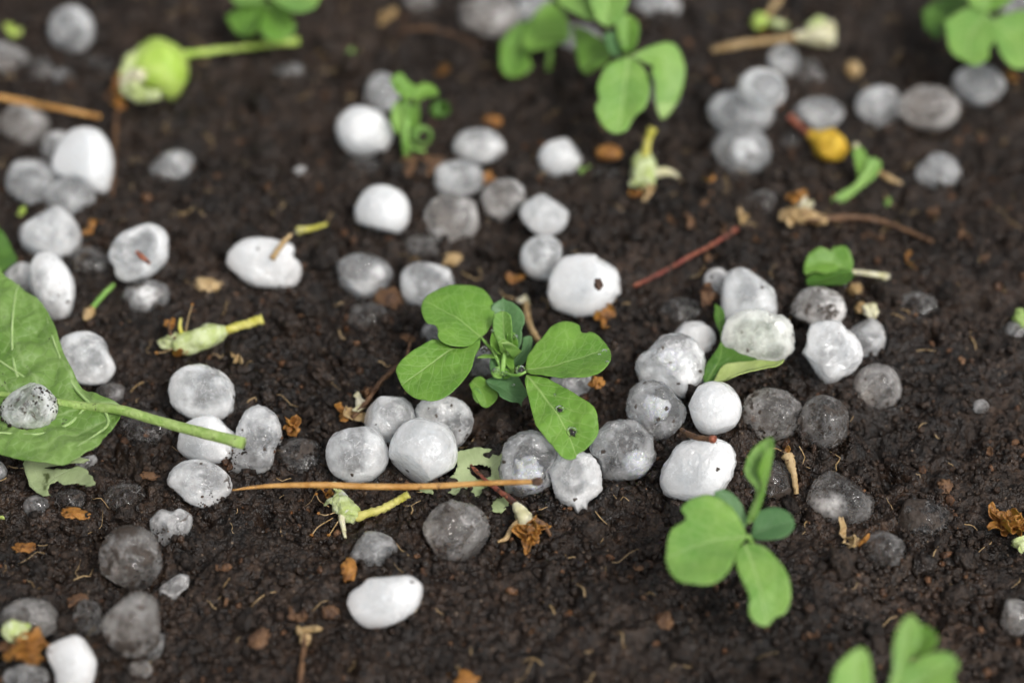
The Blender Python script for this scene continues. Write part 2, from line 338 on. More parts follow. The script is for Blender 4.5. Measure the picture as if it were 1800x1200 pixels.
# ---------------------------------------------------------------- hailstones: where each one lies
Z = lambda x0, y0, s, pts: [(x0 + a / s, y0 + b / s) for a, b in pts]
OUT = {  # outlines of the stones that are not plain ovals
 'bite': Z(0, 0, 3, [(270,870),(300,780),(360,700),(430,670),(510,680),(570,740),(598,830),(595,950),(575,1020),(540,1030),(490,1000),(450,965),(390,940),(310,930),(280,900)]),
 'bowl': Z(0, 400, 3, [(570,150),(590,90),(640,30),(700,0),(780,-25),(850,0),(885,40),(890,100),(885,170),(840,220),(790,260),(740,275),(680,290),(640,280),(610,250),(605,210),(580,185)]),
 'lens': Z(0, 400, 3, [(1190,175),(1210,120),(1260,75),(1340,50),(1430,55),(1480,70),(1540,85),(1555,120),(1545,150),(1575,180),(1592,220),(1580,270),(1550,310),(1500,318),(1420,318),(1350,312),(1290,285),(1230,235),(1200,205)]),
 'tall': Z(0, 400, 3, [(165,180),(190,145),(240,125),(290,140),(340,190),(375,240),(395,310),(390,390),(370,450),(335,495),(300,510),(270,480),(240,440),(200,380),(165,330),(155,250)]),
 'knob': Z(0, 400, 3, [(890,860),(900,800),(950,745),(1030,718),(1100,730),(1170,765),(1215,810),(1235,860),(1235,930),(1220,975),(1170,1010),(1110,1018),(1040,1015),(970,990),(915,945),(895,900)]),
 'peak': Z(0, 400, 3, [(940,1110),(960,1050),(1010,1010),(1090,985),(1140,995),(1200,1050),(1240,1090),(1255,1140),(1240,1200),(1190,1240),(1100,1250),(1000,1220),(940,1170)]),
 'eight': [(411,775),(418,750),(430,723),(450,712),(470,717),(487,733),(495,757),(495,777),(485,787),(482,803),(477,820),(460,832),(437,835),(417,833),(403,825),(408,800)],
 'square': Z(0, 400, 3, [(300,640),(330,580),(400,550),(470,548),(530,575),(560,610),(575,660),(605,720),(605,760),(570,810),(520,828),(450,830),(390,810),(330,740)]),
 'broken': Z(600, 400, 3, [(1085,340),(1095,280),(1125,210),(1180,155),(1250,142),(1330,142),(1365,170),(1420,195),(1465,240),(1470,300),(1478,345),(1450,365),(1430,400),(1380,440),(1310,465),(1230,468),(1160,445),(1110,410),(1092,370)]),
 'slab': Z(1200, 400, 3, [(205,330),(225,260),(270,215),(330,212),(380,245),(430,280),(475,320),(495,390),(495,450),(440,490),(370,500),(300,500),(220,490),(205,430)]),
 'wheel': Z(1200, 400, 3, [(205,590),(215,530),(255,470),(330,435),(420,430),(480,455),(530,465),(570,500),(585,560),(585,640),(540,690),(500,710),(420,720),(320,715),(250,670),(215,620)]),
 'shield': Z(1200, 400, 3, [(630,660),(655,600),(660,550),(690,505),(760,490),(830,495),(860,530),(910,570),(945,640),(945,700),(900,760),(840,790),(775,820),(730,800),(690,750),(660,700)]),
 'loaf': Z(600, 800, 3, [(25,780),(55,720),(110,680),(140,650),(200,643),(290,635),(360,632),(410,660),(432,690),(420,770),(390,820),(330,865),(250,900),(150,910),(100,890),(60,850)]),
 'tooth': Z(600, 800, 3, [(1095,90),(1110,40),(1150,0),(1200,-25),(1260,-20),(1320,0),(1360,60),(1375,150),(1370,190),(1330,230),(1300,250),(1298,292),(1272,282),(1245,312),(1220,272),(1170,255),(1130,215),(1110,150)]),
 'egg': [(1160,850),(1163,827),(1177,803),(1188,785),(1215,772),(1250,768),(1280,778),(1293,800),(1290,830),(1280,850),(1260,870),(1225,882),(1195,878),(1170,868)],
 'flake': Z(0, 800, 3, [(245,1040),(260,1000),(320,970),(395,945),(440,965),(470,1010),(490,1040),(510,1090),(500,1160),(480,1210),(400,1260),(320,1240),(290,1150),(265,1090)]),
 'pebble': Z(0, 800, 3, [(880,130),(910,70),(970,30),(1050,20),(1120,40),(1180,80),(1215,130),(1222,180),(1190,230),(1110,270),(1060,275),(990,250),(950,210),(890,160)]),
 'clover': Z(0, 800, 3, [(790,380),(800,330),(850,285),(905,295),(950,280),(1000,310),(1015,350),(1000,420),(960,470),(900,485),(860,480),(820,430)]),
 'wedge': Z(0, 800, 3, [(830,760),(840,700),(890,660),(950,625),(990,640),(995,690),(960,720),(920,770),(860,795)]),
 'lump': Z(1080, 560, 5.4545, [(205,480),(215,400),(260,340),(340,290),(400,220),(460,160),(560,135),(660,145),(760,200),(820,270),(870,380),(870,500),(850,600),(760,680),(640,770),(500,700),(330,600),(250,600)]),
 'facet': Z(1080, 560, 5.4545, [(115,800),(150,690),(200,630),(300,590),(420,595),(520,640),(570,720),(640,790),(685,870),(670,970),(600,1070),(520,1140),(420,1175),(330,1130),(240,1020),(130,950),(112,880)]),
 'cut': Z(560, 650, 6, [(1020,420),(1060,350),(1120,310),(1260,290),(1400,280),(1540,345),(1610,440),(1635,560),(1600,660),(1520,780),(1460,830),(1380,840),(1250,780),(1120,650),(1050,530)]),
 'drum': Z(860, 730, 4, [(62,370),(85,300),(90,240),(130,170),(190,130),(270,108),(340,108),(420,150),(480,220),(500,270),(470,340),(420,400),(438,470),(400,520),(300,555),(200,565),(120,530),(80,450)]),
 'crumbly': Z(860, 730, 4, [(705,230),(720,170),(770,100),(850,40),(930,28),(1020,35),(1090,90),(1150,150),(1155,220),(1168,285),(1130,370),(1050,440),(940,458),(820,455),(790,400),(760,310),(715,270)]),
}
# cx, cy, width, height (photo pixels), turn, milkiness, dirt, height of its middle above the soil (in radii), surface, label, extras
W_, L_, R_, A_ = 'smooth', 'lumpy', 'rough', 'angular'
ST = [
 (126,53,82,88,0,.52,.15,.7,W_,'blurred grey hailstone near the top edge, in the corner beyond the lime green fruitlet',{}),
 (14,112,80,82,0,.40,.3,.3,L_,'brownish grey hailstone cut by the photo edge, above the end of the straw',{'b':1}),
 (72,128,58,52,0,.25,.3,.2,L_,'dim clear hailstone half sunk in soil between the straw and the top corner',{}),
 (112,142,44,44,0,.42,.2,.25,W_,'little pale grey hailstone just behind the straw',{}),
 (178,124,66,58,0,.16,.3,.1,L_,'dark glassy hailstone in soil behind the dried end of the lime green fruitlet',{}),
 (43,224,90,90,0,.40,.35,.55,L_,'brownish grey hailstone lying just in front of the straw',{'b':1}),
 (103,262,60,66,0,.55,.1,.5,W_,'bluish grey hailstone peeping out behind the large bitten white one',{}),
 (146,282,0,0,0,.93,.08,1.0,W_,'large bright white hailstone with a bite out of its lower side',{'o':'bite'}),
 (55,322,92,98,0,.52,.12,.6,W_,'smooth grey round hailstone beside the bitten white one',{}),
 (118,346,98,72,0,.45,.15,.75,L_,'grey hailstone lying against the bitten side of the large white one',{}),
 (298,298,92,62,28,.44,.3,.45,L_,'lumpy grey hailstone alone on the soil between the bitten white one and the curled seedling',{}),
 (527,304,27,27,0,.85,.0,.7,W_,'tiny white hail pellet alone on bare soil',{}),
 (505,131,62,44,10,.36,.3,.1,L_,'small grey hailstone half buried beneath the fruitlet stalk end',{}),
 (90,412,112,98,0,.66,.2,.75,L_,'whitish hailstone with a grey hollow, behind the tall oval stone',{'d':.10}),
 (243,442,0,0,0,.58,.2,.95,W_,'bowl shaped hailstone holding a red brown splinter',{'o':'bowl','d':.22}),
 (463,460,0,0,0,.9,.05,.9,W_,'white lens shaped hailstone with a brown shrivelled stalk on it',{'o':'lens','c':.62}),
 (258,525,92,66,0,.36,.4,.1,R_,'half buried hailstone showing a frosty white patch, below the bowl shaped one',{'patch':(.05,.2,.5)}),
 (90,505,0,0,0,.74,.08,.95,W_,'tall oval milky hailstone leaning behind the big fallen leaf',{'o':'tall'}),
 (38,492,64,64,0,.66,.1,.75,W_,'pale hailstone tucked behind the tall oval one by the photo edge',{}),
 (158,468,80,74,0,.14,.4,.05,R_,'dark clear hailstone sunk in soil beside the tall oval one',{}),
 (155,630,0,0,0,.62,.12,.85,W_,'squarish milky hailstone against the edge of the big fallen leaf',{'o':'square'}),
 (196,694,56,44,0,.30,.4,.1,L_,'small dim hailstone in the soil just above the leaf petiole',{}),
 (150,814,46,40,0,.45,.2,.3,W_,'small grey hailstone under the lower rim of the big fallen leaf',{}),
 (354,690,0,0,0,.66,.12,.9,L_,'round bubbly hailstone touching the shrivelled yellow calyx',{'o':'knob','hi':1}),
 (366,775,0,0,0,.9,.12,.8,W_,'white hailstone lying under the cut end of the leaf petiole',{'o':'peak'}),
 (450,773,0,0,0,.46,.35,.85,L_,'figure of eight hailstone, two lobes fused, beside the petiole end',{'o':'eight','hi':1}),
 (258,762,104,92,0,.10,.55,.0,R_,'dark clear hailstone sunk in soil under the leaf petiole',{}),
 (352,848,0,0,0,.60,.42,.8,L_,'flattened grey hailstone with soil streaks at the thin end of the pine needle',{'o':'pebble','c':.7}),
 (528,808,108,78,0,.12,.7,-.05,R_,'dirt covered clear hailstone half buried between the figure of eight stone and the pine needle',{'b':1}),
 (640,232,104,90,-22,.93,.04,.95,W_,'clean white oval hailstone beside the curled seedling',{}),
 (672,168,62,82,0,.48,.2,.6,W_,'grey hailstone half hidden behind the curled seedling',{}),
 (673,371,99,95,0,.95,.04,.95,W_,'bright white disc shaped hailstone below the clean white oval one',{}),
 (842,257,92,64,0,.64,.2,.7,L_,'whitish dented hailstone, farthest of the chain of four grey ones',{'d':.12}),
 (803,315,98,66,0,.54,.25,.7,L_,'grey hailstone, second of the chain of four counted from the dented whitish one',{}),
 (795,386,106,90,0,.42,.4,.65,L_,'large dirty grey hailstone behind the pea seedling in the middle of the plot',{'b':1}),
 (887,353,85,78,0,.42,.55,.7,L_,'dirty brown grey round hailstone between the large grey one and a white one',{'b':1}),
 (985,276,80,70,20,.9,.04,.85,W_,'small white blunt cone shaped hailstone beside the orange seed',{}),
 (957,378,88,78,12,.78,.2,.85,W_,'white oval hailstone with a brown smudge, above a bluish grey one',{}),
 (955,453,82,80,0,.64,.12,.75,W_,'bluish grey hailstone just behind the big broken white one',{}),
 (1028,500,0,0,0,.95,.08,1.0,R_,'big broken white hailstone with a black bit stuck on it',{'o':'broken','c':.7}),
 (637,488,108,86,0,.40,.25,.5,L_,'grey hailstone sunk in soil next to the one behind the upper pea leaf',{}),
 (750,501,112,84,0,.58,.2,.6,W_,'pale grey hailstone showing just behind the upper pea leaf',{}),
 (645,562,92,62,0,.17,.5,.0,R_,'dark clear hailstone buried in soil away from the upper pea leaf',{}),
 (745,440,84,56,0,.24,.4,.15,L_,'dim clear hailstone behind the pale grey one at the upper pea leaf',{}),
 (640,301,74,48,0,.18,.5,.05,R_,'dark buried hailstone under the clean white oval one',{}),
 (1066,316,74,48,0,.17,.45,.05,R_,'dark buried hailstone in front of the orange seed',{}),
 (764,590,56,60,0,.46,.15,.5,W_,'hailstone glimpsed through the notch between the two pea leaves',{}),
 (843,645,62,64,0,.45,.3,.4,L_,'grey hailstone hidden under the heart of the pea seedling',{}),
 (1005,676,82,58,0,.44,.25,.4,W_,'grey hailstone in the gap between the two spread pea leaflets',{}),
 (685,735,93,89,0,.74,.1,.85,W_,'round milky hailstone at the back of the cluster of four above the pine needle',{'hi':1}),
 (628,798,110,106,0,.68,.1,.9,W_,'milky hailstone with a grey centre and an orange fleck above the pine needle',{'d':.10,'hi':1}),
 (745,793,122,121,40,.82,.08,1.0,W_,'biggest smooth white hailstone of the cluster of four above the pine needle',{'hi':1}),
 (790,738,0,0,0,.55,.25,.7,L_,'flat sided grey hailstone with black flecks under the lower pea leaf tip',{'o':'cut','fl':.6,'d':.2,'hi':1}),
 (930,812,0,0,0,.36,.12,.9,L_,'clear glassy hailstone with a white base, under the dark end of the pine needle',{'o':'drum','core':(-.05,-.35,.55),'hi':1}),
 (1012,843,0,0,0,.66,.15,.8,R_,'jagged hailstone with little icy teeth on its lower rim',{'o':'tooth','hi':1}),
 (1094,790,0,0,0,.32,.12,.85,L_,'clear bubbly hailstone with one white patch, next to the jagged one',{'o':'crumbly','core':(.4,-.4,.4),'hi':1}),
 (1152,720,0,0,0,.33,.2,.9,L_,'faceted clear hailstone with a white heart',{'o':'facet','core':(-.05,.05,.48),'hi':1,'fl':.35}),
 (1180,640,0,0,0,.56,.12,.95,L_,'large lumpy translucent hailstone in front of a small pure white one',{'o':'lump','hi':1,'fl':.25,'core':(0,.1,.5)}),
 (1220,595,78,62,0,.96,.0,.9,W_,'small pure white hailstone behind the large lumpy translucent one',{}),
 (1330,590,0,0,0,.62,.12,1.55,L_,'greenish wheel shaped hailstone lying on a bent green leaf',{'o':'wheel','g':1,'fl':.45,'hi':1,'c':.6}),
 (1313,518,0,0,0,.78,.08,1.25,L_,'pale slab shaped hailstone behind the greenish wheel shaped one',{'o':'slab'}),
 (1262,496,54,52,0,.62,.05,.9,W_,'small bluish hailstone behind the pale slab shaped one',{}),
 (1196,552,88,60,0,.18,.5,.2,R_,'dark clear hailstone under a brown crumb behind the small pure white one',{}),
 (1437,543,100,80,0,.56,.55,.8,L_,'pinkish grey hailstone sprinkled with soil behind the shield shaped one',{'fl':.6,'b':1}),
 (1463,617,0,0,0,.74,.1,1.1,L_,'white shield shaped hailstone with a crinkled grey hollow',{'o':'shield','d':.14,'hi':1}),
 (1522,598,72,84,0,.46,.12,.55,L_,'grey hailstone tucked beside the shield shaped one',{}),
 (1255,717,99,95,0,.97,.02,1.05,W_,'pure white round hailstone with a green scrap on its rim',{'hi':1}),
 (1228,827,0,0,0,.86,.12,.9,L_,'white egg shaped hailstone below the short brown twig',{'o':'egg','hi':1,'fl':.15}),
 (1356,729,112,94,0,.25,.62,.6,R_,'dirty clear hailstone, lighter of two side by side near the pure white one',{'hi':1,'b':1,'fl':.5}),
 (1447,741,94,94,0,.18,.6,.5,R_,'dirty dark hailstone touching the lighter dirty one',{'b':1,'fl':.6}),
 (1542,682,86,88,0,.30,.35,.4,L_,'dim translucent hailstone in front of the grey one by the shield shaped stone',{}),
 (1610,547,100,70,0,.12,.5,.0,R_,'dark sunken hailstone beyond the pale crumbs and the curled leaflet',{}),
 (1792,592,64,62,0,.34,.45,.2,L_,'half buried grey hailstone cut by the photo edge at mid height',{}),
 (1724,716,30,30,0,.5,.5,.2,R_,'very small frosty hail fragment on bare soil',{}),
 (1480,880,118,112,0,.15,.35,.6,L_,'glassy dark hailstone with one cloudy white side, near the seedling shoot',{'hi':1,'patch':(-.42,-.05,.42)}),
 (1612,918,128,86,0,.13,.65,.15,R_,'large dirt caked clear hailstone beyond the glassy one',{'b':1,'fl':.5}),
 (1553,972,84,80,0,.18,.65,.3,R_,'pointed dirty hailstone in front of the large dirt caked one',{'b':1,'fl':.5}),
 (1787,1092,62,88,0,.36,.3,.5,W_,'grey brown hailstone cut by the photo edge near the bottom corner',{'b':1}),
 (1352,850,116,84,0,.14,.8,.2,R_,'soil coated hailstone hidden behind the rolled seedling shoot',{'b':1}),
 (1297,200,126,90,8,.50,.2,.7,L_,'wide grey hailstone, biggest of the blurred group beyond the yellow bud',{}),
 (1340,156,86,72,-15,.64,.12,.85,W_,'whitish blurred hailstone behind the wide grey one',{}),
 (1377,106,56,62,0,.50,.2,.7,W_,'small mauve grey hailstone below the cream calyx twig',{}),
 (1420,132,68,60,0,.24,.4,.25,L_,'dark dim hailstone beside the small mauve grey one',{}),
 (1440,202,92,62,0,.52,.2,.55,L_,'grey hailstone right behind the yellow bud',{}),
 (1303,266,108,88,0,.36,.45,.6,R_,'dirty glassy hailstone with white frost patches in front of the wide grey one',{'patch':(0,0,.55)}),
 (1548,188,90,76,0,.60,.15,.75,W_,'bluish white hailstone with a dark dimple, first of the row of three',{'d':.12}),
 (1634,190,108,82,0,.42,.4,.65,L_,'brownish grey hailstone, middle of the row of three',{'b':1}),
 (1720,150,94,76,0,.54,.15,.75,W_,'grey hailstone under the lobed pea leaves in the top corner',{}),
 (1648,307,82,78,0,.50,.45,.55,L_,'whitish hailstone with soil on it below the row of three',{'fl':.5}),
 (1340,362,72,58,0,.14,.5,.05,R_,'dark buried hailstone beside the withered flower on its long twig',{}),
 (1772,8,96,50,0,.50,.2,.6,W_,'mauve grey hailstone at the top edge behind the lobed pea leaves',{}),
 (1388,254,60,46,0,.12,.5,.05,R_,'dark buried hailstone beside the yellow bud',{}),
 (858,32,116,78,0,.42,.3,.7,L_,'big brownish grey hailstone at the top edge beside a whiter one',{'b':1}),
 (938,12,82,62,0,.64,.1,.8,W_,'whitish hailstone at the top edge above the crumpled pea leaf',{}),
 (742,8,72,46,0,.32,.3,.4,L_,'dim hailstone at the top edge near the orange dried petal',{}),
 (1022,66,84,64,0,.50,.15,.6,W_,'grey hailstone hidden behind the tall pea seedling at the top edge',{}),
 (1152,12,94,56,0,.50,.25,.6,L_,'mauve grey hailstone at the top edge beside the tall pea seedling',{}),
 (1166,166,62,80,0,.46,.2,.5,W_,'grey hailstone between the two hanging leaves of the tall pea seedling',{}),
 (302,926,0,0,0,.44,.4,.6,R_,'clover shaped grey hailstone below the flattened one with soil streaks',{'o':'clover'}),
 (229,982,112,118,0,.19,.6,.75,R_,'big dirty glassy hailstone touching the clover shaped one',{'hi':1,'fl':.4}),
 (304,1038,0,0,0,.50,.25,.45,A_,'wedge shaped hail fragment on soil in front of the big dirty glassy one',{'o':'wedge'}),
 (236,1096,108,116,0,.20,.55,.7,L_,'large grey glassy hailstone with soil patches above a thin ice chip',{'hi':1,'fl':.3}),
 (158,1090,66,72,0,.22,.5,.5,A_,'flat chipped grey hailstone beside the large grey glassy one',{}),
 (52,1093,108,86,0,.24,.35,.6,W_,'smooth dark grey hailstone behind the orange dried flower scrap',{}),
 (126,1163,0,0,0,.9,.03,.9,A_,'sharp edged white hail flake at the bottom edge',{'o':'flake','c':.6}),
 (45,1193,84,58,0,.38,.35,.5,W_,'dull grey hailstone at the bottom edge beneath the orange dried flower scrap',{}),
 (266,1140,40,70,-25,.34,.3,.4,A_,'thin upright ice chip in front of the large grey glassy hailstone',{}),
 (246,1176,44,36,0,.3,.4,.35,A_,'small ice chip at the foot of the thin upright one',{}),
 (64,890,48,42,0,.34,.35,.4,W_,'small grey hailstone on soil below the torn rim of the big leaf',{}),
 (222,882,96,66,0,.10,.5,.0,R_,'dark wet hailstone sunk in soil above the big dirty glassy one',{}),
 (122,884,80,50,0,.10,.5,-.05,R_,'dark wet hailstone sunk under the torn rim of the big leaf',{}),
 (-6,832,40,46,0,.55,.2,.6,W_,'sliver of grey hailstone at the photo edge under the big fallen leaf',{}),
 (804,938,120,116,0,.24,.45,.65,R_,'big grey pitted hailstone beside the withered orange flower',{'hi':1,'b':1}),
 (655,968,90,70,0,.36,.25,.55,W_,'smooth grey oval hailstone above the white loaf shaped one',{'hi':1}),
 (676,1057,0,0,0,.96,.02,.85,W_,'white loaf shaped hailstone with a flat broken top',{'o':'loaf','c':.72,'hi':1}),
 (50,715,100,88,0,.58,.55,.0,L_,'dirty hailstone resting on the big fallen leaf',{'leaf':1,'hi':1,'fl':.5}),
]
AMP = {'smooth': (.058, .018, .004), 'lumpy': (.07, .034, .015), 'rough': (.08, .045, .022), 'angular': (.11, .04, .010)}
class Stone: pass
stones = []
for k, (cx, cy, sw, sh, rot, cl, di, hc, kind, label, ex) in enumerate(ST):
    s = Stone(); s.k = k; s.cl, s.di, s.hc, s.kind, s.label, s.ex = (cl * .88 if cy < 330 and cl < .7 else cl), di, hc, kind, label, ex
    n = 96; ph = np.arange(n) * 2 * math.pi / n
    if 'o' in ex:
        P = np.array(OUT[ex['o']]); P = catmull(np.vstack([P, P[:1]]), 240)[:-1]
        c0 = np.array([(P[:, 0].min() + P[:, 0].max()) / 2, (P[:, 1].min() + P[:, 1].max()) / 2]); d = (P - c0) * [1, -1]
        a = np.arctan2(d[:, 1], d[:, 0]) % (2 * math.pi); r = np.hypot(d[:, 0], d[:, 1]); o = np.argsort(a)
        s.r = np.interp(ph, np.r_[a[o] - 2 * math.pi, a[o], a[o] + 2 * math.pi], np.tile(r[o], 3)); s.cx, s.cy = c0
    else:
        e = rad(rot); A, B = sw / 2, sh / 2
        s.r = 1 / np.sqrt((np.cos(ph - e) / A) ** 2 + (np.sin(ph - e) / B) ** 2); s.cx, s.cy = cx, cy
    s.m = float(s.r.mean()); hx = np.abs(s.r * np.cos(ph)).max(); hy = np.abs(s.r * np.sin(ph)).max()
    s.cpx = ex.get('c', 0.9) * math.sqrt(min(hx, hy) * s.m)              # half thickness towards the viewer, in pixels
    s.rv = math.hypot(hy * math.cos(PITCH), s.cpx * math.sin(PITCH))     # vertical half extent, in pixels
    stones.append(s)
def depth_at(p): return float((np.asarray(p) - CAM).dot(FWD))
LEAF_Z = 1.35
for s in stones:
    z = 0.3
    for _ in range(12):
        p = on_plane(s.cx, s.cy, z); sc_ = depth_at(p) / FPX
        g = LEAF_Z + 0.82 * s.rv * sc_ if s.ex.get('leaf') else hlook(p[0], p[1]) + (s.hc - (0.42 if s.hc < .66 else 0.16 if s.hc < .8 else 0.06)) * s.rv * sc_ - 0.05
        z = 0.5 * z + 0.5 * g
    s.p = on_plane(s.cx, s.cy, z); s.sc = depth_at(s.p) / FPX
for it in range(60):                       # slide stones along their sight lines until they only touch
    moved = False
    for i in range(len(stones)):
        for j in range(i):
            a, b = stones[i], stones[j]; d = a.p - b.p; L = np.linalg.norm(d)
            if L > 3: continue
            # extents in the direction of the other stone
            u = d / (L + 1e-9); e = []
            for s, q in ((a, -u), (b, u)):
                x, y, zf = q.dot(RGT), q.dot(UPV), q.dot(FWD); t = int(round((math.atan2(y, x) % (2 * math.pi)) / (2 * math.pi) * 96)) % 96
                rr = s.r[t] * math.hypot(x, y) ** 2 + s.cpx * zf ** 2; e.append(rr * s.sc)
            ov = e[0] + e[1] - L - 0.05 * (e[0] + e[1])
            if ov > 0:
                up = a if (a.hc > b.hc + .12 or (abs(a.hc - b.hc) <= .12 and a.cy >= b.cy)) else b
                if up.ex.get('leaf'): continue
                r = ray(up.cx, up.cy); up.p = up.p - r / np.linalg.norm(r) * min(ov * 0.5, 0.06); up.sc = depth_at(up.p) / FPX; moved = True
    if not moved: break

# ---------------------------------------------------------------- the soil: one sheet, fine under the camera, coarse towards the horizon
SP = 0.056
xs = np.arange(-22.0, 22.0, SP); ys = np.arange(-15.0, 21.5, SP)
def ext(a): 
    e = a[-1] + np.cumsum(0.12 * 1.42 ** np.arange(24)); b = a[0] - np.cumsum(0.12 * 1.42 ** np.arange(24))
    return np.r_[b[::-1], a, e]
XS, YS = ext(xs), ext(ys); gx, gy = np.meshgrid(XS, YS)
H = macro(gx, gy)
near = np.clip(1.3 - np.maximum(np.abs(gx) / 26, np.abs(gy - 3) / 24), 0.0, 1)
wx = gx + 0.35 * pn(gx / 0.9, gy / 0.9, 4.4); wy = gy + 0.35 * pn(gx / 0.9, gy / 0.9, 9.4)
lump = pn(gx / 2.3, gy / 2.3, 1.5); patch = np.clip(pn(gx / 2.9 + 5, gy / 2.9, 8.2) * 2.2 + 0.45, 0, 1)
f1, _ = worley(wx / 0.85, wy / 0.85, 1); f2, c2 = worley(wx / 0.33, wy / 0.33, 2); f3, c3 = worley(wx / 0.15 + 0.1 * lump, wy / 0.15, 3)
D = 0.55 * lump + 0.62 * (0.5 - f1) * patch + 0.20 * (0.45 - f2) * (0.25 + 0.75 * c2) + 0.12 * (0.45 - f3) * (0.25 + 0.75 * c3)
D = D + 0.17 * fbm(gx / 0.55, gy / 0.55, 2.2, 4, 0.62) + 0.09 * fbm(gx / 0.15, gy / 0.15, 6.2, 2, .7)
holes = np.clip(pn(gx / 0.9, gy / 0.9, 31.0) - 0.22, 0, 1); D = D - 1.9 * holes
H = H + D * near
for s in stones:                           # every stone has pressed a hollow into the wet soil, with a low lip
    if s.ex.get('leaf'): continue
    R = s.m * s.sc; d = np.hypot(gx - s.p[0], gy - s.p[1]); m = d < 2.0 * R
    if not m.any(): continue
    dd = d[m] / R; z0 = s.p[2]
    under = z0 - R * (0.75 * np.sqrt(np.clip(1 - dd ** 2, 0, 1)) + 0.12)
    h = H[m]; h = np.where(dd < 0.97, np.minimum(h, under if s.hc > .3 else z0 + R * np.where(dd < .75, -.1, .15)), h)
    lip = (0.10 if s.hc > .5 else 0.20) * R * np.exp(-((dd - 1.12) / 0.16) ** 2) * (0.6 + 1.2 * pn(gx[m] / 0.5, gy[m] / 0.5, s.k * 1.7))
    H[m] = h + np.where(dd >= 0.97, lip, 0)
nx, ny = len(XS), len(YS)
idx = np.arange(nx * ny).reshape(ny, nx)
quads = np.stack([idx[:-1, :-1], idx[:-1, 1:], idx[1:, 1:], idx[1:, :-1]], -1).reshape(-1, 4)
def fast_mesh(name, v, q, mat, smooth=True):
    me = bpy.data.meshes.new(name); k = q.shape[1]
    me.vertices.add(len(v)); me.vertices.foreach_set('co', (np.asarray(v) * U).astype(np.float32).ravel())
    me.loops.add(q.size); me.loops.foreach_set('vertex_index', q.astype(np.int32).ravel())
    me.polygons.add(len(q)); me.polygons.foreach_set('loop_start', np.arange(0, q.size, k, dtype=np.int32))
    me.polygons.foreach_set('use_smooth', np.full(len(q), smooth)); me.update(calc_edges=True); me.materials.append(mat)
    o = bpy.data.objects.new(name, me); COL.objects.link(o); return o
ground = fast_mesh('ground', np.stack([gx, gy, H], -1).reshape(-1, 3), quads, M['soil']); ground['kind'] = 'structure'
tn = np.clip(1.0 + 1.3 * fbm(gx / 4.1, gy / 4.1, 12.0, 3) + 0.9 * fbm(gx / 0.45, gy / 0.45, 14.0, 3, .6), .35, 2.2); wm = pn(gx / 1.3, gy / 1.3, 16.0)
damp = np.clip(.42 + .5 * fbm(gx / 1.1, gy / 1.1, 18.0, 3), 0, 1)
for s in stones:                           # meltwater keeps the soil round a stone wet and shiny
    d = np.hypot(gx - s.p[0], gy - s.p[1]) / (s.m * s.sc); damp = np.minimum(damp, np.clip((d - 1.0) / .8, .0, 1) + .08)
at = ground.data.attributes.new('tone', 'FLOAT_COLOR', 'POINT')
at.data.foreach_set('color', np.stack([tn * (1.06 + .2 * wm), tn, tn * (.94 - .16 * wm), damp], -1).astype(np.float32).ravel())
i0 = 24; HI = H[i0:i0 + len(ys), i0:i0 + len(xs)]
sm = HI.copy()
for _ in range(4):
    sm = np.maximum(sm, (np.roll(sm, 1, 0) + np.roll(sm, -1, 0) + np.roll(sm, 1, 1) + np.roll(sm, -1, 1)) / 4)
HF.update(x0=xs[0], y0=ys[0], s=SP, nx=len(xs), ny=len(ys), sm=sm)

